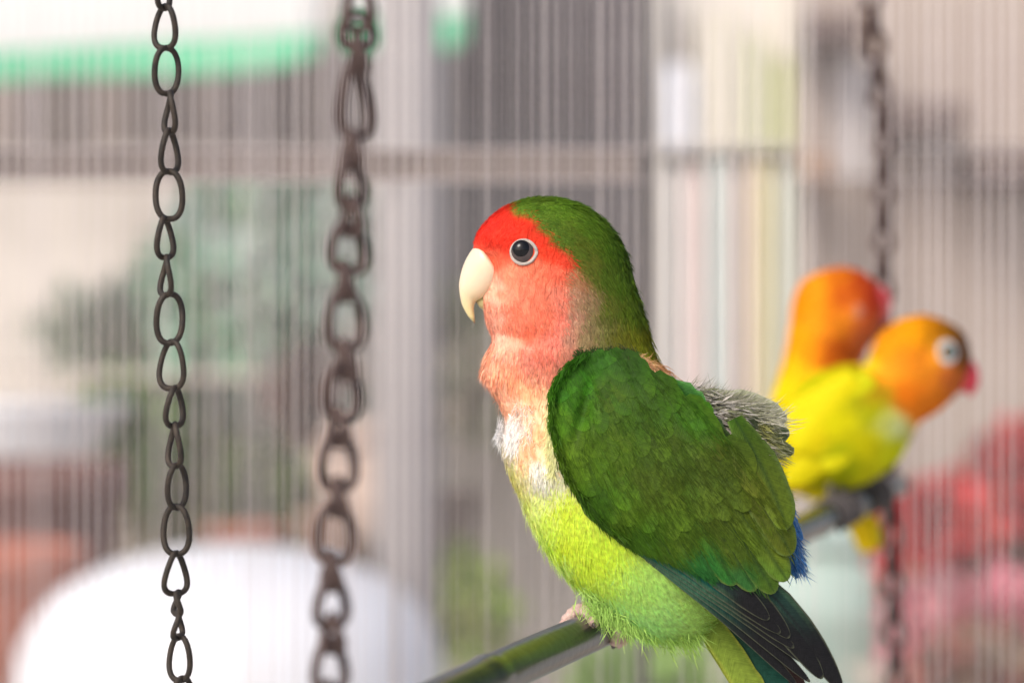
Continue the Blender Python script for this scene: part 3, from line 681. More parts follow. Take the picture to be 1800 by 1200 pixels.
beakz = [(820, 428), (838, 436), (858, 450), (870, 474), (872, 490), (864, 504), (850, 522), (838, 535), (815, 560), (800, 500)]
head = lambda uv, p: (uv[:, 1] < 640 + rng.normal(size=len(uv)) * 8) & ~inpoly(uv, beakz)
cover('head_plumage', 150000, head, lambda L: L * .13, .22, b=.08, j=5.0, jit=.17)
cover('nape_plumage', 7000, lambda uv, p: (uv[:, 1] < 640) & (uv[:, 0] > 930) & (np.abs(p[:, 2]) < 45), lambda L: L * .11, .30, lenk=1.35, b=.1, j=4.0, jit=.14)
cover('throat_ruff', 24000, lambda uv, p: (uv[:, 1] > 600) & (uv[:, 1] < 712) & ~bare(uv) & (uv[:, 0] < 1000), lambda L: L * .12, .13, lenk=1.0, b=.06, jit=.14, roll=.15)
cover('breast_plumage', 80000, lambda uv, p: (uv[:, 1] > 700) & ~bare(uv) & (rng.random(len(uv)) < np.clip((uv[:, 1] - 700) / 130, .25, 1)), lambda L: L * .10, .16, b=.05, jit=.26, roll=.14)
cover('belly_wisps', 9000, lambda uv, p: (uv[:, 1] > 880) & (uv[:, 0] < 1240) & (np.abs(p[:, 2]) < 60), lambda L: L * .045, .3, lenk=1.15, b=.08, jit=.3)
cover('breast_wisps', 1500, lambda uv, p: (uv[:, 1] > 600) & (uv[:, 1] < 720) & (uv[:, 0] < 900) & (np.abs(p[:, 2]) < 50), lambda L: L * .05, .4, lenk=.9, b=.08, jit=.3)
cover('belly_down', 60000, lambda uv, p: (uv[:, 1] > 850) & (uv[:, 0] < 1260), lambda L: L * .03, .26, lenk=1.1, b=.06, jit=.34, roll=.2)
# white down on the breast and along the bare patch
def tuft(name, cu, cv, ru, rv, cnt, L, dirf, col, zoff=0, lift=.5, W=1.0, jit=.5, pr=hero, hug=True):
    a = rng.random(cnt) * 2 * math.pi; r = np.sqrt(rng.random(cnt)); u_ = cu + ru * r * np.cos(a); v_ = cv + rv * r * np.sin(a)
    # depth taken from the nearest point of the near half of the body
    Gf = body.G.reshape(-1, 3); Nf = body.N.reshape(-1, 3); k = Gf[:, 2] > -1; Gf = Gf[k]; Nf = Nf[k]
    ix = np.array([np.argmin((Gf[:, 0] - x) ** 2 + (-Gf[:, 1] - y) ** 2) for x, y in zip(u_, v_)])
    p = np.stack([u_, -v_, Gf[ix, 2] + zoff], 1); n = Nf[ix]
    fl = np.tile(np.array(dirf, float), (cnt, 1)) if not callable(dirf) else dirf(u_, v_)
    c = lin(np.tile(np.array(col, float), (cnt, 1))) * np.exp(rng.normal(size=(cnt, 1)) * .1)
    return blades(name, p, n, fl, np.full(cnt, float(L)), np.full(cnt, W), lift, c, S0, M_down, pr, jit=jit, curl=.2)
tuft('white_down', 895, 762, 20, 36, 420, 20, (-.5, .8), (246, 244, 240), 0, .16, 1.8, .3)
tuft('white_down', 880, 762, 8, 14, 170, 30, (-1, -.15), (250, 250, 250), 0, .3, .9, .35)
tuft('white_down', 950, 826, 22, 16, 170, 22, (.1, 1), (240, 238, 224), 1, .1, 2.0, .25)
tuft('white_down', 915, 745, 22, 40, 260, 18, (-.2, 1), (232, 222, 212), 1, .3, .8, .6)
tuft('white_down', 970, 770, 8, 66, 420, 22, (-.1, 1), (226, 226, 168), 2, .3, 1.2, .35)

# eye
en = np.array([-0.16, 0.1, 0.98]); ez = 84
for sg in (1, -1):
    er = mk('eye_ring', to_world(*(lambda v_: (v_ * np.array([1, 1, sg]), S0))(ring((920, -443, ez), en, 21.8, 21.0, 3.0, corner=.07)[0])), ring((0, 0, 0), en, 21, 20, 5)[1], M_ring, hero)
    v_, f_ = ellipsoid((920.5, -442.5, (ez - 8)), (24.5, 23, 15)); v_[:, 2] *= sg
    ir = mk('eye', to_world(v_, S0), f_, M_iris, hero)
    v_, f_ = ellipsoid((918, -439.5, (ez - 6.3)), (19.4, 19.2, 15.2)); v_[:, 2] *= sg
    mk('pupil', to_world(v_, S0), f_, M_eye, ir)
# beak
BK = beak_mat('ivory_beak', (226, 214, 188), (236, 226, 206)); BKL = beak_mat('shaded_lower_beak', (150, 138, 92), (178, 164, 118))  # lower beak: olive shade under the upper beak is put into its colour
ub = Loft([(846, 424, 884, 488, 14), (838, 430, 884, 490, 36), (828, 441, 876, 503, 36), (818, 458, 864, 515, 31), (811, 477, 852, 523, 25), (807, 498, 842, 527, 19), (808, 517, 836, 531, 13.5), (812, 535, 833, 541, 9.5), (820, 551, 834, 553, 6), (829, 563, 835, 564, 3), (834, 569, 835.5, 568, .6)], 60, 36, 2.15)
V_, F_ = ub.mesh()
tipc = np.clip((-V_[:, 1] - 556) / 12, 0, 1)[:, None]; tuvx = np.clip((-V_[:, 1] - 500) / 60, 0, 1)[:, None]
BKV = plume_mat('beak_horn', 0, skin=True, rough=.28)
bn = BKV.node_tree; [setattr(n_.inputs['Strength'], 'default_value', .06) for n_ in bn.nodes if n_.type == 'BUMP']
[setattr(n_.inputs['Scale'], 'default_value', 60) for n_ in bn.nodes if n_.type == 'TEX_NOISE'][:0]
for n_ in bn.nodes:
    if n_.type == 'MAP_RANGE': n_.inputs['To Min'].default_value = .93; n_.inputs['To Max'].default_value = 1.05
    if n_.type == 'BSDF_PRINCIPLED': n_.inputs['Specular IOR Level'].default_value = .5; n_.inputs['Subsurface Weight'].default_value = .3
cb = lin((224, 206, 176)) * (1 - tuvx) + lin((214, 200, 138)) * tuvx; cb = cb * (1 - tipc) + lin((90, 80, 62)) * tipc
upb = mk('upper_beak', to_world(V_, S0), F_, BKV, hero, True, col=cb)
lb = Loft([(872, 498, 880, 520, 10), (862, 506, 874, 534, 16), (851, 517, 862, 545, 14), (844, 524, 852, 546, 9), (838, 528, 843, 540, 3.5), (837, 529, 838, 532, .5)], 30, 24)
mk('lower_beak', to_world(lb.mesh()[0], S0), lb.mesh()[1], BKL, hero)
for sg in (1, -1):
    v_, f_ = ellipsoid((847, -443, 22 * sg), (6, 5, 6), 10, 14); mk('nostril', to_world(v_, S0), f_, mat('nostril_cere', (206, 170, 150), .6), upb)

# wing -------------------------------------------------------------
AX0 = np.array([1040., 640.]); AXD = np.array([.6125, .7905])
def wz(Q):
    Q = np.asarray(Q, float)
    d = Q - AX0; t = (d @ AXD) / 702; q = d[:, 0] * .7905 - d[:, 1] * .6125
    W0 = np.interp(t, [-.1, 0, .15, .35, .6, .8, 1.05], [112, 124, 148, 164, 158, 128, 84])
    # the fold between the wrist and the rest of the wing
    a_ = np.array([1040., 668.]); b_ = np.array([1010., 790.]); ab = b_ - a_; f = np.clip(((Q - a_) @ ab) / (ab @ ab), 0, 1); dd = np.hypot(*(Q - a_ - f[:, None] * ab).T)
    return W0 - np.minimum(.00175 * q * q, 80) - 13 * np.exp(-(dd / 12) ** 2) * np.sin(np.pi * np.clip(f * .8 + .1, 0, 1))
WP = [(966, 690), (990, 648), (1030, 617), (1085, 612), (1130, 636), (1165, 668), (1215, 700), (1250, 740), (1300, 790), (1340, 850), (1372, 905), (1390, 960), (1387, 1010), (1365, 1042), (1300, 1034), (1240, 1012), (1180, 985), (1110, 962), (1050, 918), (1010, 860), (982, 790), (966, 735)]
WC = rows((980, 680, (48, 122, 28)), (975, 740, (56, 122, 34)), (1002, 690, (44, 100, 24)), (1010, 650, (44, 112, 26)), (1040, 632, (40, 96, 24)), (1100, 640, (38, 80, 24)), (1080, 700, (50, 88, 26)), (1150, 720, (46, 84, 26)), (1220, 730, (50, 100, 30)), (1060, 800, (58, 98, 30)),
          (1010, 800, (62, 104, 32)), (1150, 850, (56, 86, 30)), (1250, 820, (56, 84, 38)), (1330, 880, (70, 98, 44)), (1380, 960, (76, 110, 48)), (1300, 960, (64, 98, 40)), (1200, 950, (60, 98, 38)), (1100, 900, (60, 100, 32)), (1050, 900, (46, 90, 26)), (1300, 1030, (40, 102, 86)),
          (1230, 1004, (34, 100, 84)), (1360, 1030, (66, 112, 60)), (1120, 950, (52, 98, 34)), (1180, 780, (52, 84, 28)), (1270, 900, (62, 92, 42)))
WC = [[a_, b_, c_ * 1.1, min(d_, 108) * .93, e_ * .46] for a_, b_, c_, d_, e_ in WC]
def wingcol(b=.1):
    k = math.exp(random.gauss(0, b)); h = np.exp(np.random.default_rng(random.randrange(10 ** 6)).normal(size=3) * .05)
    return lambda Q, T, E: lin(ctl(WC, Q, 2.2, 12)) * k * h * (0.86 + .28 * T)[:, None] * (1 + .18 * E)[:, None]
def build_wing(sg, full):
    root = thing.__globals__['bpy'].data.objects.new('wing', None); COL.objects.link(root); root.parent = hero; root.location = (0, 0, 0)
    # wing body under the feathers
    pr_ = [(1060, 618, 1086, 616), (1010, 632, 1120, 632), (985, 660, 1150, 662), (972, 700, 1200, 702), (972, 745, 1240, 745), (984, 800, 1285, 792), (1012, 858, 1325, 850), (1052, 912, 1356, 905), (1110, 950, 1372, 955), (1180, 972, 1372, 1000), (1250, 992, 1352, 1026), (1290, 1005, 1330, 1026)]
    A = crom(pr_, 34); V = []
    nv = 24
    for r in A:
        for j in range(nv):
            f = j / (nv - 1); V.append((r[0] + (r[2] - r[0]) * f, r[1] + (r[3] - r[1]) * f))
    Q = np.array(V); z = wz(Q) - 9
    e = np.tile(np.abs(np.linspace(-1, 1, nv)), 34); z = z - 8 * np.clip((e - .85) / .15, 0, 1) ** 2
    B1 = np.stack([Q[:, 0], -Q[:, 1], z * sg], 1); B2 = B1.copy(); B2[:, 2] -= 26 * sg
    F = grid_faces(34, nv, False); nq = len(Q); F2 = [tuple(i + nq for i in reversed(f)) for f in F]
    mk('wing_base', to_world(np.vstack([B1, B2]), S0), F + F2, M_vane, root, True, col=np.vstack([lin(ctl(WC, Q, 2.2, 12))] * 2), uv=np.zeros((2 * nq, 2)))
    # primaries: dark, long, reaching past the tail base
    prim = [((1098, 950), (1402, 1205), 28, 0), ((1112, 960), (1424, 1198), 30, 1), ((1140, 975), (1418, 1166), 34, 2), ((1160, 980), (1396, 1138), 36, 3), ((1185, 985), (1372, 1112), 38, 4), ((1215, 985), (1352, 1088), 40, 5), ((1240, 985), (1388, 1120), 44, 3.2), ((1270, 990), (1446, 1192), 46, 2.2), ((1300, 985), (1480, 1212), 50, 0.8)]
    for i, (b, t, W, ly) in enumerate(prim):
        teal = lin((18, 80, 70)); dark = lin((26, 26, 28)); grn = lin((92, 112, 70))
        def pc(Q, T, E, i=i, teal=teal, dark=dark):
            k = np.clip((T - .35) / .3, 0, 1)[:, None]; k0 = teal if i < 5 else lin((34, 60, 52)); g = (grn * .5 + teal * .5)
            return (k0 * (1 - k) + dark * k) * (1 - .0) + (E[:, None] > .6) * (1 - k) * (g - k0) * .6
        feather('flight_feather', b, t, W * .98, wz, pc, S0, root, off=-13 + ly * 2.4, lift=1, c=.5, point=1.7, tilt=3.0, camber=.1, edge=(84, 88, 70), edgew=.04, na=16, nb=13, bend=-.035, rag=.02, rachis=(28, 28, 30), zs=sg)
    # secondaries and tertials
    sec_t = [(1052, 918), (1082, 942), (1116, 962), (1150, 976), (1184, 988), (1220, 1000), (1256, 1014), (1292, 1028), (1328, 1038), (1362, 1042), (1384, 1020), (1391, 975), (1384, 930)]
    for i, t in enumerate(sec_t):
        f = i / 12; L = 150 + 120 * min(1, f * 2.2); d = np.array([.42 + .22 * f, .9 - .12 * f]); d /= np.linalg.norm(d)
        if i >= 10: d = np.array([.62 - .12 * (i - 10), .8]); d /= np.linalg.norm(d)
        L = L * (1 if i < 11 else .8)
        feather('flight_feather', np.array(t) - d * L, t, 62 if i > 1 else 40, wz, wingcol(.14), S0, root, off=-5 + (i % 2) * .6 + i * .25, lift=6, c=.66, tilt=5.5, camber=.24, edge=(92, 112, 50), edgew=.03, na=14, nb=9, bend=-.03, zs=sg, rachis=(40, 62, 26))
    # greater coverts: the long row above the secondaries
    for i in range(11):
        f = i / 10; t = np.array([1020 + 330 * f, 850 + 90 * math.sin(f * math.pi * .8) - 34 * f + random.uniform(-14, 14)]); L = 120 + 50 * math.sin(f * 3) + random.uniform(-10, 20); d = np.array([.42 + .24 * f, .9 - .14 * f]); d /= np.linalg.norm(d)
        if i < 2: L = 70 + 20 * i; t = t + [10, 0]
        feather('flight_feather', t - d * L, t, 56 if i > 1 else 34, wz, wingcol(.14), S0, root, off=0 + i * .25, lift=1.5, c=.5, tilt=3.0, camber=.12, edge=None, na=12, nb=9, bend=-.03, zs=sg, rag=.12)
    if not full: return
    # coverts in rows, tips scattered inside the outline
    spots = []
    rr = 0; t = .0
    while t < .52:
        q = -230
        step = 22 + 25 * t
        while q < 230:
            pnt = AX0 + AXD * 702 * t + np.array([.7905, -.6125]) * (q + (step * .5 if rr % 2 else 0)) + np.array([random.uniform(-4, 4), random.uniform(-4, 4)])
            spots.append((pnt, t, q)); q += step * 1.02
        t += (step * .95) / 702; rr += 1
    WPs = [(c_[0] * .997 + 1170 * .003, c_[1] * .997 + 820 * .003) for c_ in WP]; WPi = [(c_[0] * .90 + 1175 * .10, c_[1] * .90 + 825 * .10) for c_ in WP]
    n_ = 0
    for pnt, t, q in spots:
        if not inpoly([pnt], WPi)[0]: continue
        L = 64 + 150 * t; Wd = 38 + 34 * t
        f = np.clip((q + 170) / 340, 0, 1); d = AXD * 1.0 + np.array([-.28 * (1 - f) , .1]); d /= np.linalg.norm(d)
        base = pnt - d * L
        k = 0
        while not inpoly([base], WPs)[0] and k < 6: L *= .8; base = pnt - d * L; k += 1
        if t > .56 and q < 0 and random.random() < .3: continue
        feather('covert_feather', base, pnt, Wd * 1.15, wz, wingcol(.13), S0, root, off=1 + 3 * (1 - t), lift=1.2 + .8 * random.random(), c=.38, tilt=random.uniform(-1.6, 2.2), camber=.06, na=12, nb=9, rag=.03, zs=sg, edge=None)
        n_ += 1
    print('coverts', n_)
    # soft fringe barbs over the wing surface, so the vanes do not end as hard lines
    cnt = 70000; X = np.stack([rng.uniform(960, 1395, cnt), rng.uniform(610, 1045, cnt)], 1); X = X[inpoly(X, WPs)]
    d = X - AX0; tt = (d @ AXD) / 702; keep = rng.random(len(X)) < np.maximum(.9 * ~inpoly(X, [(c_[0] * .93 + 1175 * .07, c_[1] * .93 + 825 * .07) for c_ in WP]) * (tt < .6), np.clip(1.1 - tt * 2.4, .0, 1) + .22 * np.exp(-((tt - .42) / .14) ** 2) + .01); X = X[keep]; tt = tt[keep]; z = wz(X) + 3.9 + rng.uniform(-4, 2.0, len(X))
    p = np.stack([X[:, 0], -X[:, 1], z], 1)
    e = 2.0; gx = (wz(X + [e, 0]) - wz(X - [e, 0])) / (2 * e); gy = (wz(X + [0, e]) - wz(X - [0, e])) / (2 * e)
    n = np.stack([-gx, gy, np.ones(len(X))], 1); n /= np.linalg.norm(n, axis=1)[:, None]
    c = lin(ctl(WC, X + rng.normal(size=X.shape) * 8, 2.2, 10)) * np.exp(rng.normal(size=(len(X), 1)) * .13)
    fl = np.tile(AXD, (len(X), 1)) + np.stack([-.25 * np.clip(1 - (X[:, 0] - 960) / 300, 0, 1), np.zeros(len(X))], 1)
    blades('wing_barbs', p, n, fl, 14 + 16 * np.clip(tt, 0, 1), 1.5, .04, c, S0, M_down, root, jit=.12, roll=.2)
build_wing(1, True)
# soft fringe where the wing's front edge lies over the breast
EDG = [(1034, 620), (998, 640), (974, 672), (967, 700), (967, 740), (974, 780), (988, 820), (1008, 858), (1034, 896), (1066, 926), (1104, 950)]
build_wing(-1, False)

# tail --------------------------------------------------------------
flat = lambda Q: np.zeros(len(Q))
tailc = [((1225, 1060), (1345, 1245), 50, (112, 138, 48), (128, 146, 52), 30), ((1250, 1060), (1392, 1240), 46, (36, 60, 44), (30, 84, 70), 22), ((1270, 1055), (1420, 1235), 44, (40, 40, 36), (60, 40, 36), 14), ((1235, 1050), (1368, 1250), 50, (40, 92, 62), (20, 110, 80), 16), ((1260, 1050), (1400, 1250), 50, (60, 90, 40), (60, 90, 40), -6), ((1220, 1060), (1330, 1235), 46, (130, 160, 50), (160, 170, 60), -16)]
tail = bpy.data.objects.new('tail', None); COL.objects.link(tail); tail.parent = hero
for b, t, W, c0, c1, z in tailc:
    feather('tail_feather', b, t, W, lambda Q, z=z: np.full(len(Q), float(z)), lambda Q, T, E, c0=c0, c1=c1: lin(c0) * (1 - T[:, None]) + lin(c1) * T[:, None], S0, tail, c=.75, camber=.15, na=14, nb=9, lift=0, edge=(150, 160, 60) if c0[0] > 100 else None)
# ruffled grey feathers on the back
bz = lambda Q: np.interp(Q[:, 0], [1150, 1250, 1400], [72, 80, 60]) - .0
ruff = bpy.data.objects.new('back_plumage', None); COL.objects.link(ruff); ruff.parent = hero
rf = [((1180, 690), (1300, 740), 44, (122, 124, 92)), ((1210, 696), (1356, 722), 44, (150, 150, 126)), ((1230, 700), (1384, 738), 50, (140, 142, 112)), ((1225, 716), (1388, 766), 48, (84, 96, 66)), ((1240, 730), (1396, 796), 48, (92, 98, 56)), ((1215, 735), (1340, 815), 50, (88, 104, 66)),
      ((1200, 715), (1318, 808), 52, (76, 92, 50)), ((1180, 700), (1282, 776), 44, (66, 90, 44)), ((1250, 760), (1376, 830), 36, (150, 156, 60)), ((1225, 745), (1352, 858), 46, (74, 104, 48)), ((1140, 660), (1210, 708), 30, (60, 66, 40)), ((1150, 668), (1240, 712), 34, (52, 104, 36)), ((1120, 650), (1180, 690), 24, (84, 76, 56)),
      ((1245, 700), (1330, 716), 24, (96, 104, 70)), ((1260, 790), (1372, 880), 40, (92, 120, 60))]
zz = [4, 8, 12, 16, 20, 30, 42, 56, 10, 44, 50, 62, 44, 6, 36]
for (b, t, W, c0), z in zip(rf, zz):
    k = (lambda Q, z=z: np.interp(Q[:, 0], [1150, 1250, 1400], [90, 96, 50]) * .65 + z * .9)
    feather('back_feather', b, t, W, k, lambda Q, T, E, c0=c0: lin(c0)[None] * (.8 + .35 * E + .0 * T)[:, None], S0, ruff, c=.6, camber=.22, na=9, nb=7, rag=.22, lift=5, bend=random.uniform(-.06, .06), edge=tuple(min(255, x + 34) for x in c0), edgew=.1)
def free_blades(name, cnt, box_, z0, z1, dirs, L, W, cols, jit, pr, lift=.2):
    X = np.stack([rng.uniform(box_[0], box_[2], cnt), rng.uniform(box_[1], box_[3], cnt)], 1)
    return X
def line_blades(name, cnt, a, b, wid, z, dirv, L, W, cols, jit, pr, lift=.15):
    a = np.array(a, float); b = np.array(b, float); f = rng.random((cnt, 1)); X = a + (b - a) * f + rng.normal(size=(cnt, 2)) * wid
    p = np.stack([X[:, 0], -X[:, 1], z + rng.normal(size=cnt) * 8], 1); n = np.tile(np.array([.25, .25, .93]), (cnt, 1)) + rng.normal(size=(cnt, 3)) * .25; n /= np.linalg.norm(n, axis=1)[:, None]
    c = lin(np.array(cols, float)[rng.integers(0, len(cols), cnt)]) * np.exp(rng.normal(size=(cnt, 1)) * .12)
    return blades(name, p, n, np.tile(np.array(dirv, float), (cnt, 1)), np.full(cnt, float(L)), np.full(cnt, float(W)), lift, c, S0, M_down, pr, jit=jit, curl=.3)
GREY = [(176, 170, 158), (150, 146, 128), (196, 190, 180), (116, 120, 90)]
line_blades('grey_down', 1000, (1185, 690), (1290, 735), 10, 86, (.9, .2), 26, 3.4, GREY, .22, ruff)
line_blades('grey_down', 420, (1200, 692), (1310, 718), 5, 70, (.8, -.4), 40, 1.0, GREY, .3, ruff)
line_blades('grey_down', 700, (1240, 735), (1330, 800), 12, 92, (.8, .45), 30, 3.4, [(150, 142, 132), (128, 128, 100), (176, 166, 156)], .25, ruff)
line_blades('back_wisps', 260, (1290, 705), (1370, 745), 8, 70, (.85, -.1), 40, 1.1, [(190, 186, 170), (160, 160, 132)], .3, ruff)
line_blades('back_fringe', 500, (1335, 745), (1372, 800), 8, 60, (.85, .3), 22, 1.1, [(150, 150, 120), (120, 124, 84), (170, 170, 100)], .3, ruff)
line_blades('back_fringe', 500, (1330, 800), (1372, 880), 8, 60, (.7, .35), 26, 1.1, [(170, 176, 60), (120, 140, 60), (190, 190, 90)], .35, ruff)
line_blades('nape_down', 500, (1120, 630), (1180, 680), 6, 62, (.6, .7), 16, 1.0, [(214, 164, 116), (226, 184, 140), (190, 140, 96)], .5, hero)
# dark shaft-like sheaths where wing meets back
line_blades('shoulder_fringe', 900, (1010, 622), (1110, 618), 5, 104, (.4, .8), 18, 1.5, [(44, 56, 24), (40, 84, 26), (60, 64, 36)], .3, hero)
for (a_, b_) in zip(EDG[:-1], EDG[1:]):
    mz = float(wz(np.array([[(a_[0] + b_[0]) / 2 + 6, (a_[1] + b_[1]) / 2]]))[0])
    dd_ = np.array([b_[0] - a_[0], b_[1] - a_[1]], float); dd_ /= np.linalg.norm(dd_); dd_ = dd_ * .8 + np.array([.1, .5])
    cc_ = ctl(WC, [[(a_[0] + b_[0]) / 2 + 8, (a_[1] + b_[1]) / 2]], 2.2, 12)[0]
    line_blades('wing_edge_barbs', 300, (a_[0] + 3, a_[1]), (b_[0] + 3, b_[1]), 3.0, mz - 3, dd_, 20, 1.7, [cc_, cc_ * .85, cc_ * 1.12], .14, hero, lift=.06)
# blue rump feathers
rump = bpy.data.objects.new('rump_plumage', None); COL.objects.link(rump); rump.parent = hero
BLU = [(76, 130, 186), (92, 150, 206), (54, 96, 150)]
for a, b in (((1340, 850), (1402, 925)), ((1350, 870), (1410, 950)), ((1355, 900), (1408, 985)), ((1355, 930), (1402, 1016)), ((1345, 860), (1396, 905))):
    cc0 = random.choice(BLU)
    feather('rump_feather', a, b, 24, lambda Q: np.full(len(Q), 30.), lambda Q, T, E, c=cc0: np.tile(lin(c), (len(Q), 1)), S0, rump, rag=.3, na=8, nb=5, c=.5)
line_blades('rump_barbs', 750, (1376, 872), (1402, 992), 5, 44, (.35, .9), 34, 1.5, BLU + [(120, 150, 180)], .2, rump)

# feet ---------------------------------------------------------------
M_foot = mat('pink_grey_scaly_skin', (176, 140, 130), .6, scale=400, second=(206, 180, 170), bump=.8, bscale=1100)
M_claw = mat('dark_claw', (70, 60, 54), .35, scale=200)
def foot(anchor, toes, shank):
    f = bpy.data.objects.new('foot', None); COL.objects.link(f); f.parent = hero
    v_, f_ = tube(to_world(crom(shank, 10), S0), [9 * K * S0] * 10, 12); mk('shank', v_, f_, M_foot, f)
    for tl in toes:
        pts_ = to_world(crom(tl, 22), S0); n = len(pts_)
        rad_ = [(12 - 3.2 * i / n + 1.3 * math.sin(i * 2.1)) * K * S0 for i in range(n)]
        mk('toe', *tube(pts_, rad_, 12), M_foot, f)
        e = pts_[-1]; d = pts_[-1] - pts_[-3]; d = d / np.linalg.norm(d) * 6 * K * S0
        dn = np.array([0, 0, -3 * K * S0])
        mk('claw', *tube([e - d * .4, e + d * .5, e + d * .9 + dn * .5, e + d * 1.2 + dn], [4.6 * K * S0, 3.8 * K * S0, 2.4 * K * S0, .5 * K * S0], 8), M_claw, f)
# perch near the feet, in bird space
def pb(u_, side, up):      # point on the perch skin: side>0 towards camera
    w0 = np.array(perch_pt(u_)); r = .0060
    ax = np.array(perch_pt(u_ + 20)) - w0; ax /= np.linalg.norm(ax)
    up_v = np.array([0, 0, 1.]); up_v -= ax * up_v.dot(ax); up_v /= np.linalg.norm(up_v); sv = np.cross(ax, up_v)
    if sv[1] > 0: sv = -sv
    q = w0 + r * (sv * side + up_v * up); s_ = q[1]
    return [q[0] / (K * s_) + 900, (q[2] - CAMZ) / (K * s_) - 600, (1 - s_ / S0) / K]
def wrap(u0, u1, a0, a1, n=7):     # angles from up, towards camera positive
    return [pb(u0 + (u1 - u0) * i / (n - 1), math.sin(a0 + (a1 - a0) * i / (n - 1)), math.cos(a0 + (a1 - a0) * i / (n - 1))) for i in range(n)]
foot((1080, 1090), [wrap(1088, 1096, -.3, 2.5), wrap(1075, 1066, -.3, 2.7), wrap(1080, 1092, .2, -2.2)], [[1105, -1060, 20], [1095, -1078, 15], pb(1085, -.1, 1.1)])
foot((1020, 1080), [wrap(1034, 1012, -.5, .9), wrap(1036, 1028, .2, -1.8), wrap(1040, 1046, -.3, 2.2)], [[1062, -1050, -20], [1050, -1064, -20], pb(1038, -.3, 1.05)])
line_blades('thigh_down', 900, (1040, 1050), (1120, 1090), 14, 40, (.25, 1), 34, 1.3, [(178, 208, 112), (170, 206, 108), (160, 198, 98)], .5, hero)
line_blades('thigh_down', 900, (1110, 1085), (1215, 1112), 13, 30, (.55, .9), 36, 1.3, [(170, 204, 104), (166, 198, 92), (154, 192, 92)], .3, hero)

# ------------------------------------------------------------------ the two yellow birds behind
def small_bird(label, s0, ST, HC2, FL2, eye, beak, base, cnt, tailf, feet, wing=None):
    HC2 = [[a_[0], a_[1]] + [min(250, a_[2] * 1.05), min(245, a_[3] * 1.08 + 2), a_[4] + 4] for a_ in HC2]
    r = thing('lovebird', label, 'bird', to_world([[base[0], -base[1], 0]], s0)[0])
    lf = Loft(ST, 80, 48, 2.05); V, F = lf.mesh()
    mk('body', to_world(V, s0), F, M_skin, r, True, col=lin(ctl(HC2, np.stack([V[:, 0], -V[:, 1]], 1), 2.4, 6)))
    p, n = lf.sample(cnt); uv = np.stack([p[:, 0], -p[:, 1]], 1)
    k = np.hypot((uv[:, 0] - eye[0]) / (eye[2] + 3), (uv[:, 1] - eye[1]) / (eye[3] + 3)) > 1; p, n, uv = p[k], n[k], uv[k]
    c = lin(ctl(HC2, uv + rng.normal(size=uv.shape) * 4, 2.4, 6)) * np.exp(rng.normal(size=(len(p), 1)) * .1)
    blades('plumage', p, n, ctl(FL2, uv, 2, 8), np.full(len(p), 14.), np.full(len(p), 2.6), .16, c, s0, M_down, r)
    for sg in (1, -1):
        mk('eye_ring', to_world(ring((eye[0], -eye[1], eye[4]), (.25, .1, .95), eye[2] * .72, eye[3] * .72, eye[2] * .3)[0] * np.array([1, 1, sg]), s0), ring((0, 0, 0), (0, 0, 1), 5, 5, 1)[1], eye[6], r)
        v_, f_ = ellipsoid((eye[0] + eye[7], -eye[1], eye[4] - 3), (eye[5], eye[5] * 1.1, eye[5] * .9), 12, 18); v_[:, 2] *= sg; mk('eye', to_world(v_, s0), f_, eye[8], r)
    bl = Loft(beak[0], 24, 20); mk('upper_beak', to_world(bl.mesh()[0], s0), bl.mesh()[1], beak[1], r)
    bl = Loft(beak[2], 14, 16); mk('lower_beak', to_world(bl.mesh()[0], s0), bl.mesh()[1], beak[1], r)
    for b, t, W, z, c_ in tailf:
        feather('tail_feather', b, t, W, lambda Q, z=z: np.full(len(Q), float(z)), lambda Q, T, E, c_=c_: np.tile(lin(c_), (len(Q), 1)), s0, r, na=8, nb=5, lift=0, c=.7)
    if wing:
        wr_ = bpy.data.objects.new('wing', None); COL.objects.link(wr_); wr_.parent = r
        for sg in (1, -1):
            for b, t, W, z, c_ in wing:
                feather('wing_feather', b, t, W, lambda Q, z=z: np.full(len(Q), float(z)), lambda Q, T, E, c_=c_: np.tile(lin(c_), (len(Q), 1)), s0, wr_, na=8, nb=7, lift=4, zs=sg, c=.6)
    for ft in feet:
        f = bpy.data.objects.new('foot', None); COL.objects.link(f); f.parent = r
        for tl in ft:
            mk('toe', *tube([Vector(q) for q in tl], [.0014, .0014, .0013, .0012, .001][:len(tl)], 8), mat('grey_foot', (70, 64, 62), .6), f)
    return r
def toes_on(u_):
    out = []
    for du in (-6, 6, 0):
        w0 = perch_pt(u_ + du); ax = (perch_pt(u_ + 30) - w0).normalized(); up = Vector((0, 0, 1)); up = (up - ax * up.dot(ax)).normalized(); sv = ax.cross(up); sv = -sv if sv.y > 0 else sv
        sg = -1 if du == 0 else 1
        out.append([w0 + (up * math.cos(a) + sv * math.sin(a) * sg) * .0062 for a in (-.2, .5, 1.2, 1.9, 2.5)])
    c = perch_pt(u_) + Vector((0, 0.002, 0.005)); out.append([c, c + Vector((0, 0.001, .003)), c + Vector((0, 0.004, .006))])
    return out
M_deye = mat('dark_green_eye', (52, 72, 66), .15, scale=500); RB_ = beak_mat('red_beak', (186, 28, 52), (200, 50, 66)); RB2 = beak_mat('rose_beak', (190, 62, 66), (204, 84, 84))
M_ring2 = mat('white_eye_ring', (178, 174, 170), .5, scale=500); M_ring3 = mat('pinkish_eye_ring', (204, 130, 96), .6, scale=500)
sA = .905
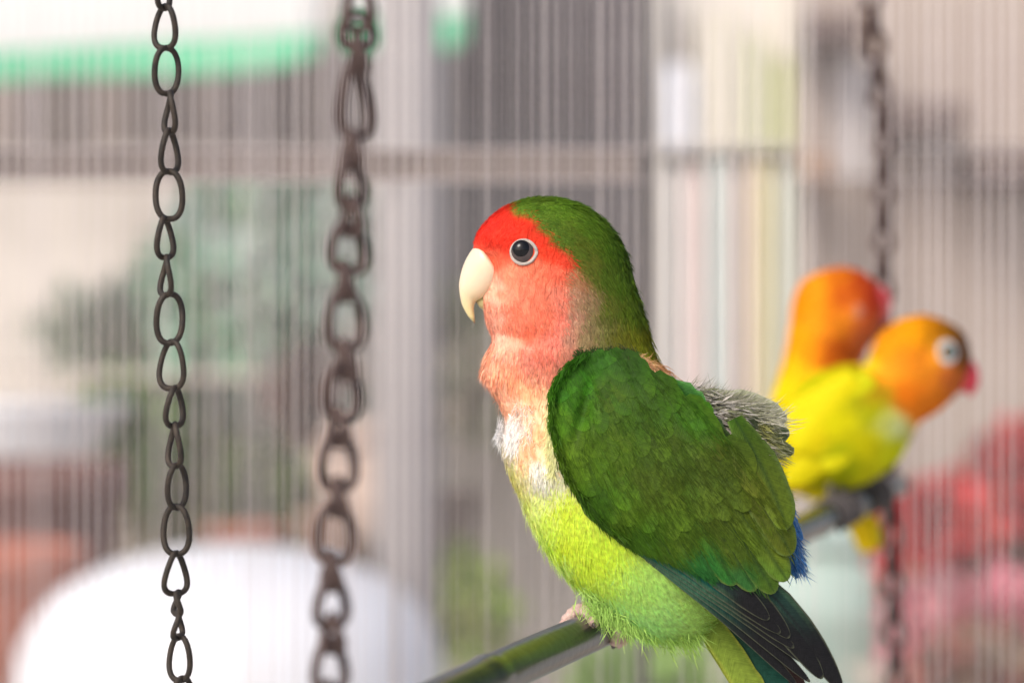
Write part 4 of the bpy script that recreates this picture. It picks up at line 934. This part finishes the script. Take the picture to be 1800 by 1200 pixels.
HA = rows((1620, 575, (226, 156, 10)), (1560, 600, (228, 152, 8)), (1590, 640, (226, 142, 26)), (1560, 650, (228, 148, 24)), (1650, 575, (200, 128, 10)), (1690, 590, (126, 74, 20)), (1700, 612, (110, 62, 20)), (1672, 584, (160, 100, 16)), (1630, 640, (224, 138, 30)), (1640, 690, (226, 132, 32)), (1610, 720, (228, 132, 30)), (1680, 660, (206, 112, 50)), (1600, 690, (226, 124, 16)),
          (1545, 690, (176, 140, 8)), (1520, 630, (214, 178, 4)), (1480, 640, (208, 190, 2)), (1510, 670, (170, 172, 6)), (1540, 720, (182, 176, 10)), (1440, 680, (204, 192, 0)), (1400, 700, (214, 196, 0)), (1480, 740, (208, 194, 0)), (1430, 760, (216, 192, 0)), (1380, 790, (222, 194, 0)), (1580, 745, (206, 204, 150)), (1560, 735, (206, 200, 110)), (1575, 790, (212, 206, 20)), (1530, 780, (210, 196, 4)), (1490, 810, (180, 180, 6)), (1440, 830, (192, 180, 2)), (1400, 850, (216, 186, 0)), (1540, 830, (206, 196, 6)), (1350, 820, (218, 194, 0)))
FA = [(1690, 600, -.6, -.6), (1640, 565, -1, 0), (1580, 580, -.8, .5), (1540, 630, -.5, .8), (1680, 660, -.4, .8), (1620, 700, -.6, .7), (1500, 660, -.8, .5), (1400, 740, -.8, .6), (1560, 790, -.7, .6), (1450, 840, -.9, .3)]
STA = [(1622, 554, 1628, 554, 1), (1590, 560, 1655, 562, 34), (1563, 574, 1682, 577, 56), (1545, 592, 1699, 598, 68), (1535, 612, 1706, 625, 74), (1528, 630, 1702, 655, 76), (1518, 640, 1684, 688, 77), (1496, 640, 1652, 720, 78), (1468, 645, 1618, 742, 82), (1440, 655, 1600, 772, 88), (1412, 668, 1578, 808, 92), (1388, 690, 1534, 842, 92), (1366, 718, 1484, 860, 88), (1345, 752, 1426, 866, 74), (1325, 800, 1374, 866, 46), (1318, 850, 1330, 862, 2)]
small_bird('yellow parrot with orange head and white eye ring, right one of the two behind', sA, STA, HA, FA, (1664, 619, 21, 22, 62, 12.5, M_ring2, 5, M_deye),
           ([(1684, 618, 1676, 672, 18), (1698, 624, 1680, 678, 22), (1712, 636, 1686, 684, 19), (1721, 654, 1694, 688, 13), (1720, 676, 1701, 691, 7), (1708, 697, 1705, 695, .6)], RB_, [(1680, 664, 1672, 686, 9), (1690, 670, 1682, 690, 8), (1697, 678, 1692, 688, 3)]),
           (1470, 880), 34000, [((1350, 800), (1280, 905), 36, 20, (206, 196, 20)), ((1355, 810), (1300, 915), 34, 10, (190, 190, 20))], [toes_on(1462), toes_on(1480)],
           wing=[((1530, 660), (1440, 770), 62, 84, (205, 202, 10)), ((1500, 660), (1400, 790), 66, 88, (222, 208, 4)), ((1540, 700), (1450, 826), 56, 84, (210, 202, 6)), ((1470, 680), (1350, 810), 70, 86, (224, 206, 4)), ((1500, 740), (1380, 850), 60, 82, (214, 200, 4))])
sB = .965
HB = rows((1440, 500, (232, 154, 20)), (1480, 490, (214, 118, 20)), (1520, 505, (194, 76, 26)), (1545, 520, (200, 66, 40)), (1500, 520, (210, 100, 26)), (1410, 530, (236, 146, 0)), (1440, 560, (232, 154, 20)), (1400, 590, (236, 158, 0)), (1470, 570, (222, 132, 26)), (1480, 605, (186, 84, 14)), (1460, 620, (196, 96, 10)), (1520, 590, (212, 110, 60)), (1430, 620, (228, 140, 4)), (1395, 640, (232, 180, 0)), (1380, 680, (228, 198, 0)), (1365, 730, (220, 200, 0)), (1440, 700, (216, 190, 0)), (1450, 800, (210, 190, 0)), (1520, 860, (206, 180, 0)))
FB = [(1530, 510, -.6, -.6), (1470, 480, -1, 0), (1410, 520, -.5, .8), (1390, 600, -.1, 1), (1500, 600, -.2, 1), (1380, 720, -.2, 1), (1460, 750, 0, 1)]
STB = [(1478, 470, 1484, 470, 1), (1448, 476, 1512, 478, 34), (1418, 490, 1536, 495, 56), (1402, 510, 1548, 518, 68), (1394, 534, 1552, 545, 74), (1390, 560, 1546, 575, 76), (1386, 590, 1530, 604, 76), (1380, 620, 1515, 634, 76), (1372, 652, 1514, 668, 80), (1360, 690, 1524, 706, 86), (1350, 730, 1534, 750, 90), (1348, 780, 1538, 800, 88), (1362, 830, 1530, 845, 76), (1400, 865, 1510, 880, 52), (1450, 885, 1480, 890, 3)]
small_bird('yellow parrot with orange red head and rosy beak, left one of the two behind', sB, STB, HB, FB, (1506, 546, 12, 12, 66, 7, M_ring3, 2, mat('pale_brown_eye', (150, 104, 84), .3)),
           ([(1536, 500, 1534, 548, 18), (1548, 502, 1538, 558, 20), (1560, 510, 1544, 564, 17), (1567, 526, 1550, 566, 12), (1565, 546, 1554, 568, 6), (1557, 570, 1555, 570, .6)], RB2, [(1530, 548, 1526, 575, 9), (1538, 555, 1532, 580, 8), (1545, 562, 1540, 574, 3)]),
           (1510, 860), 26000, [((1500, 862), (1526, 972), 40, 6, (212, 180, 4)), ((1508, 862), (1540, 966), 34, 0, (204, 184, 10)), ((1490, 860), (1512, 950), 30, -4, (214, 176, 0))], [toes_on(1520), toes_on(1536)],
           wing=[((1440, 650), (1420, 800), 60, 84, (220, 190, 0)), ((1470, 660), (1460, 830), 60, 86, (212, 186, 0))])
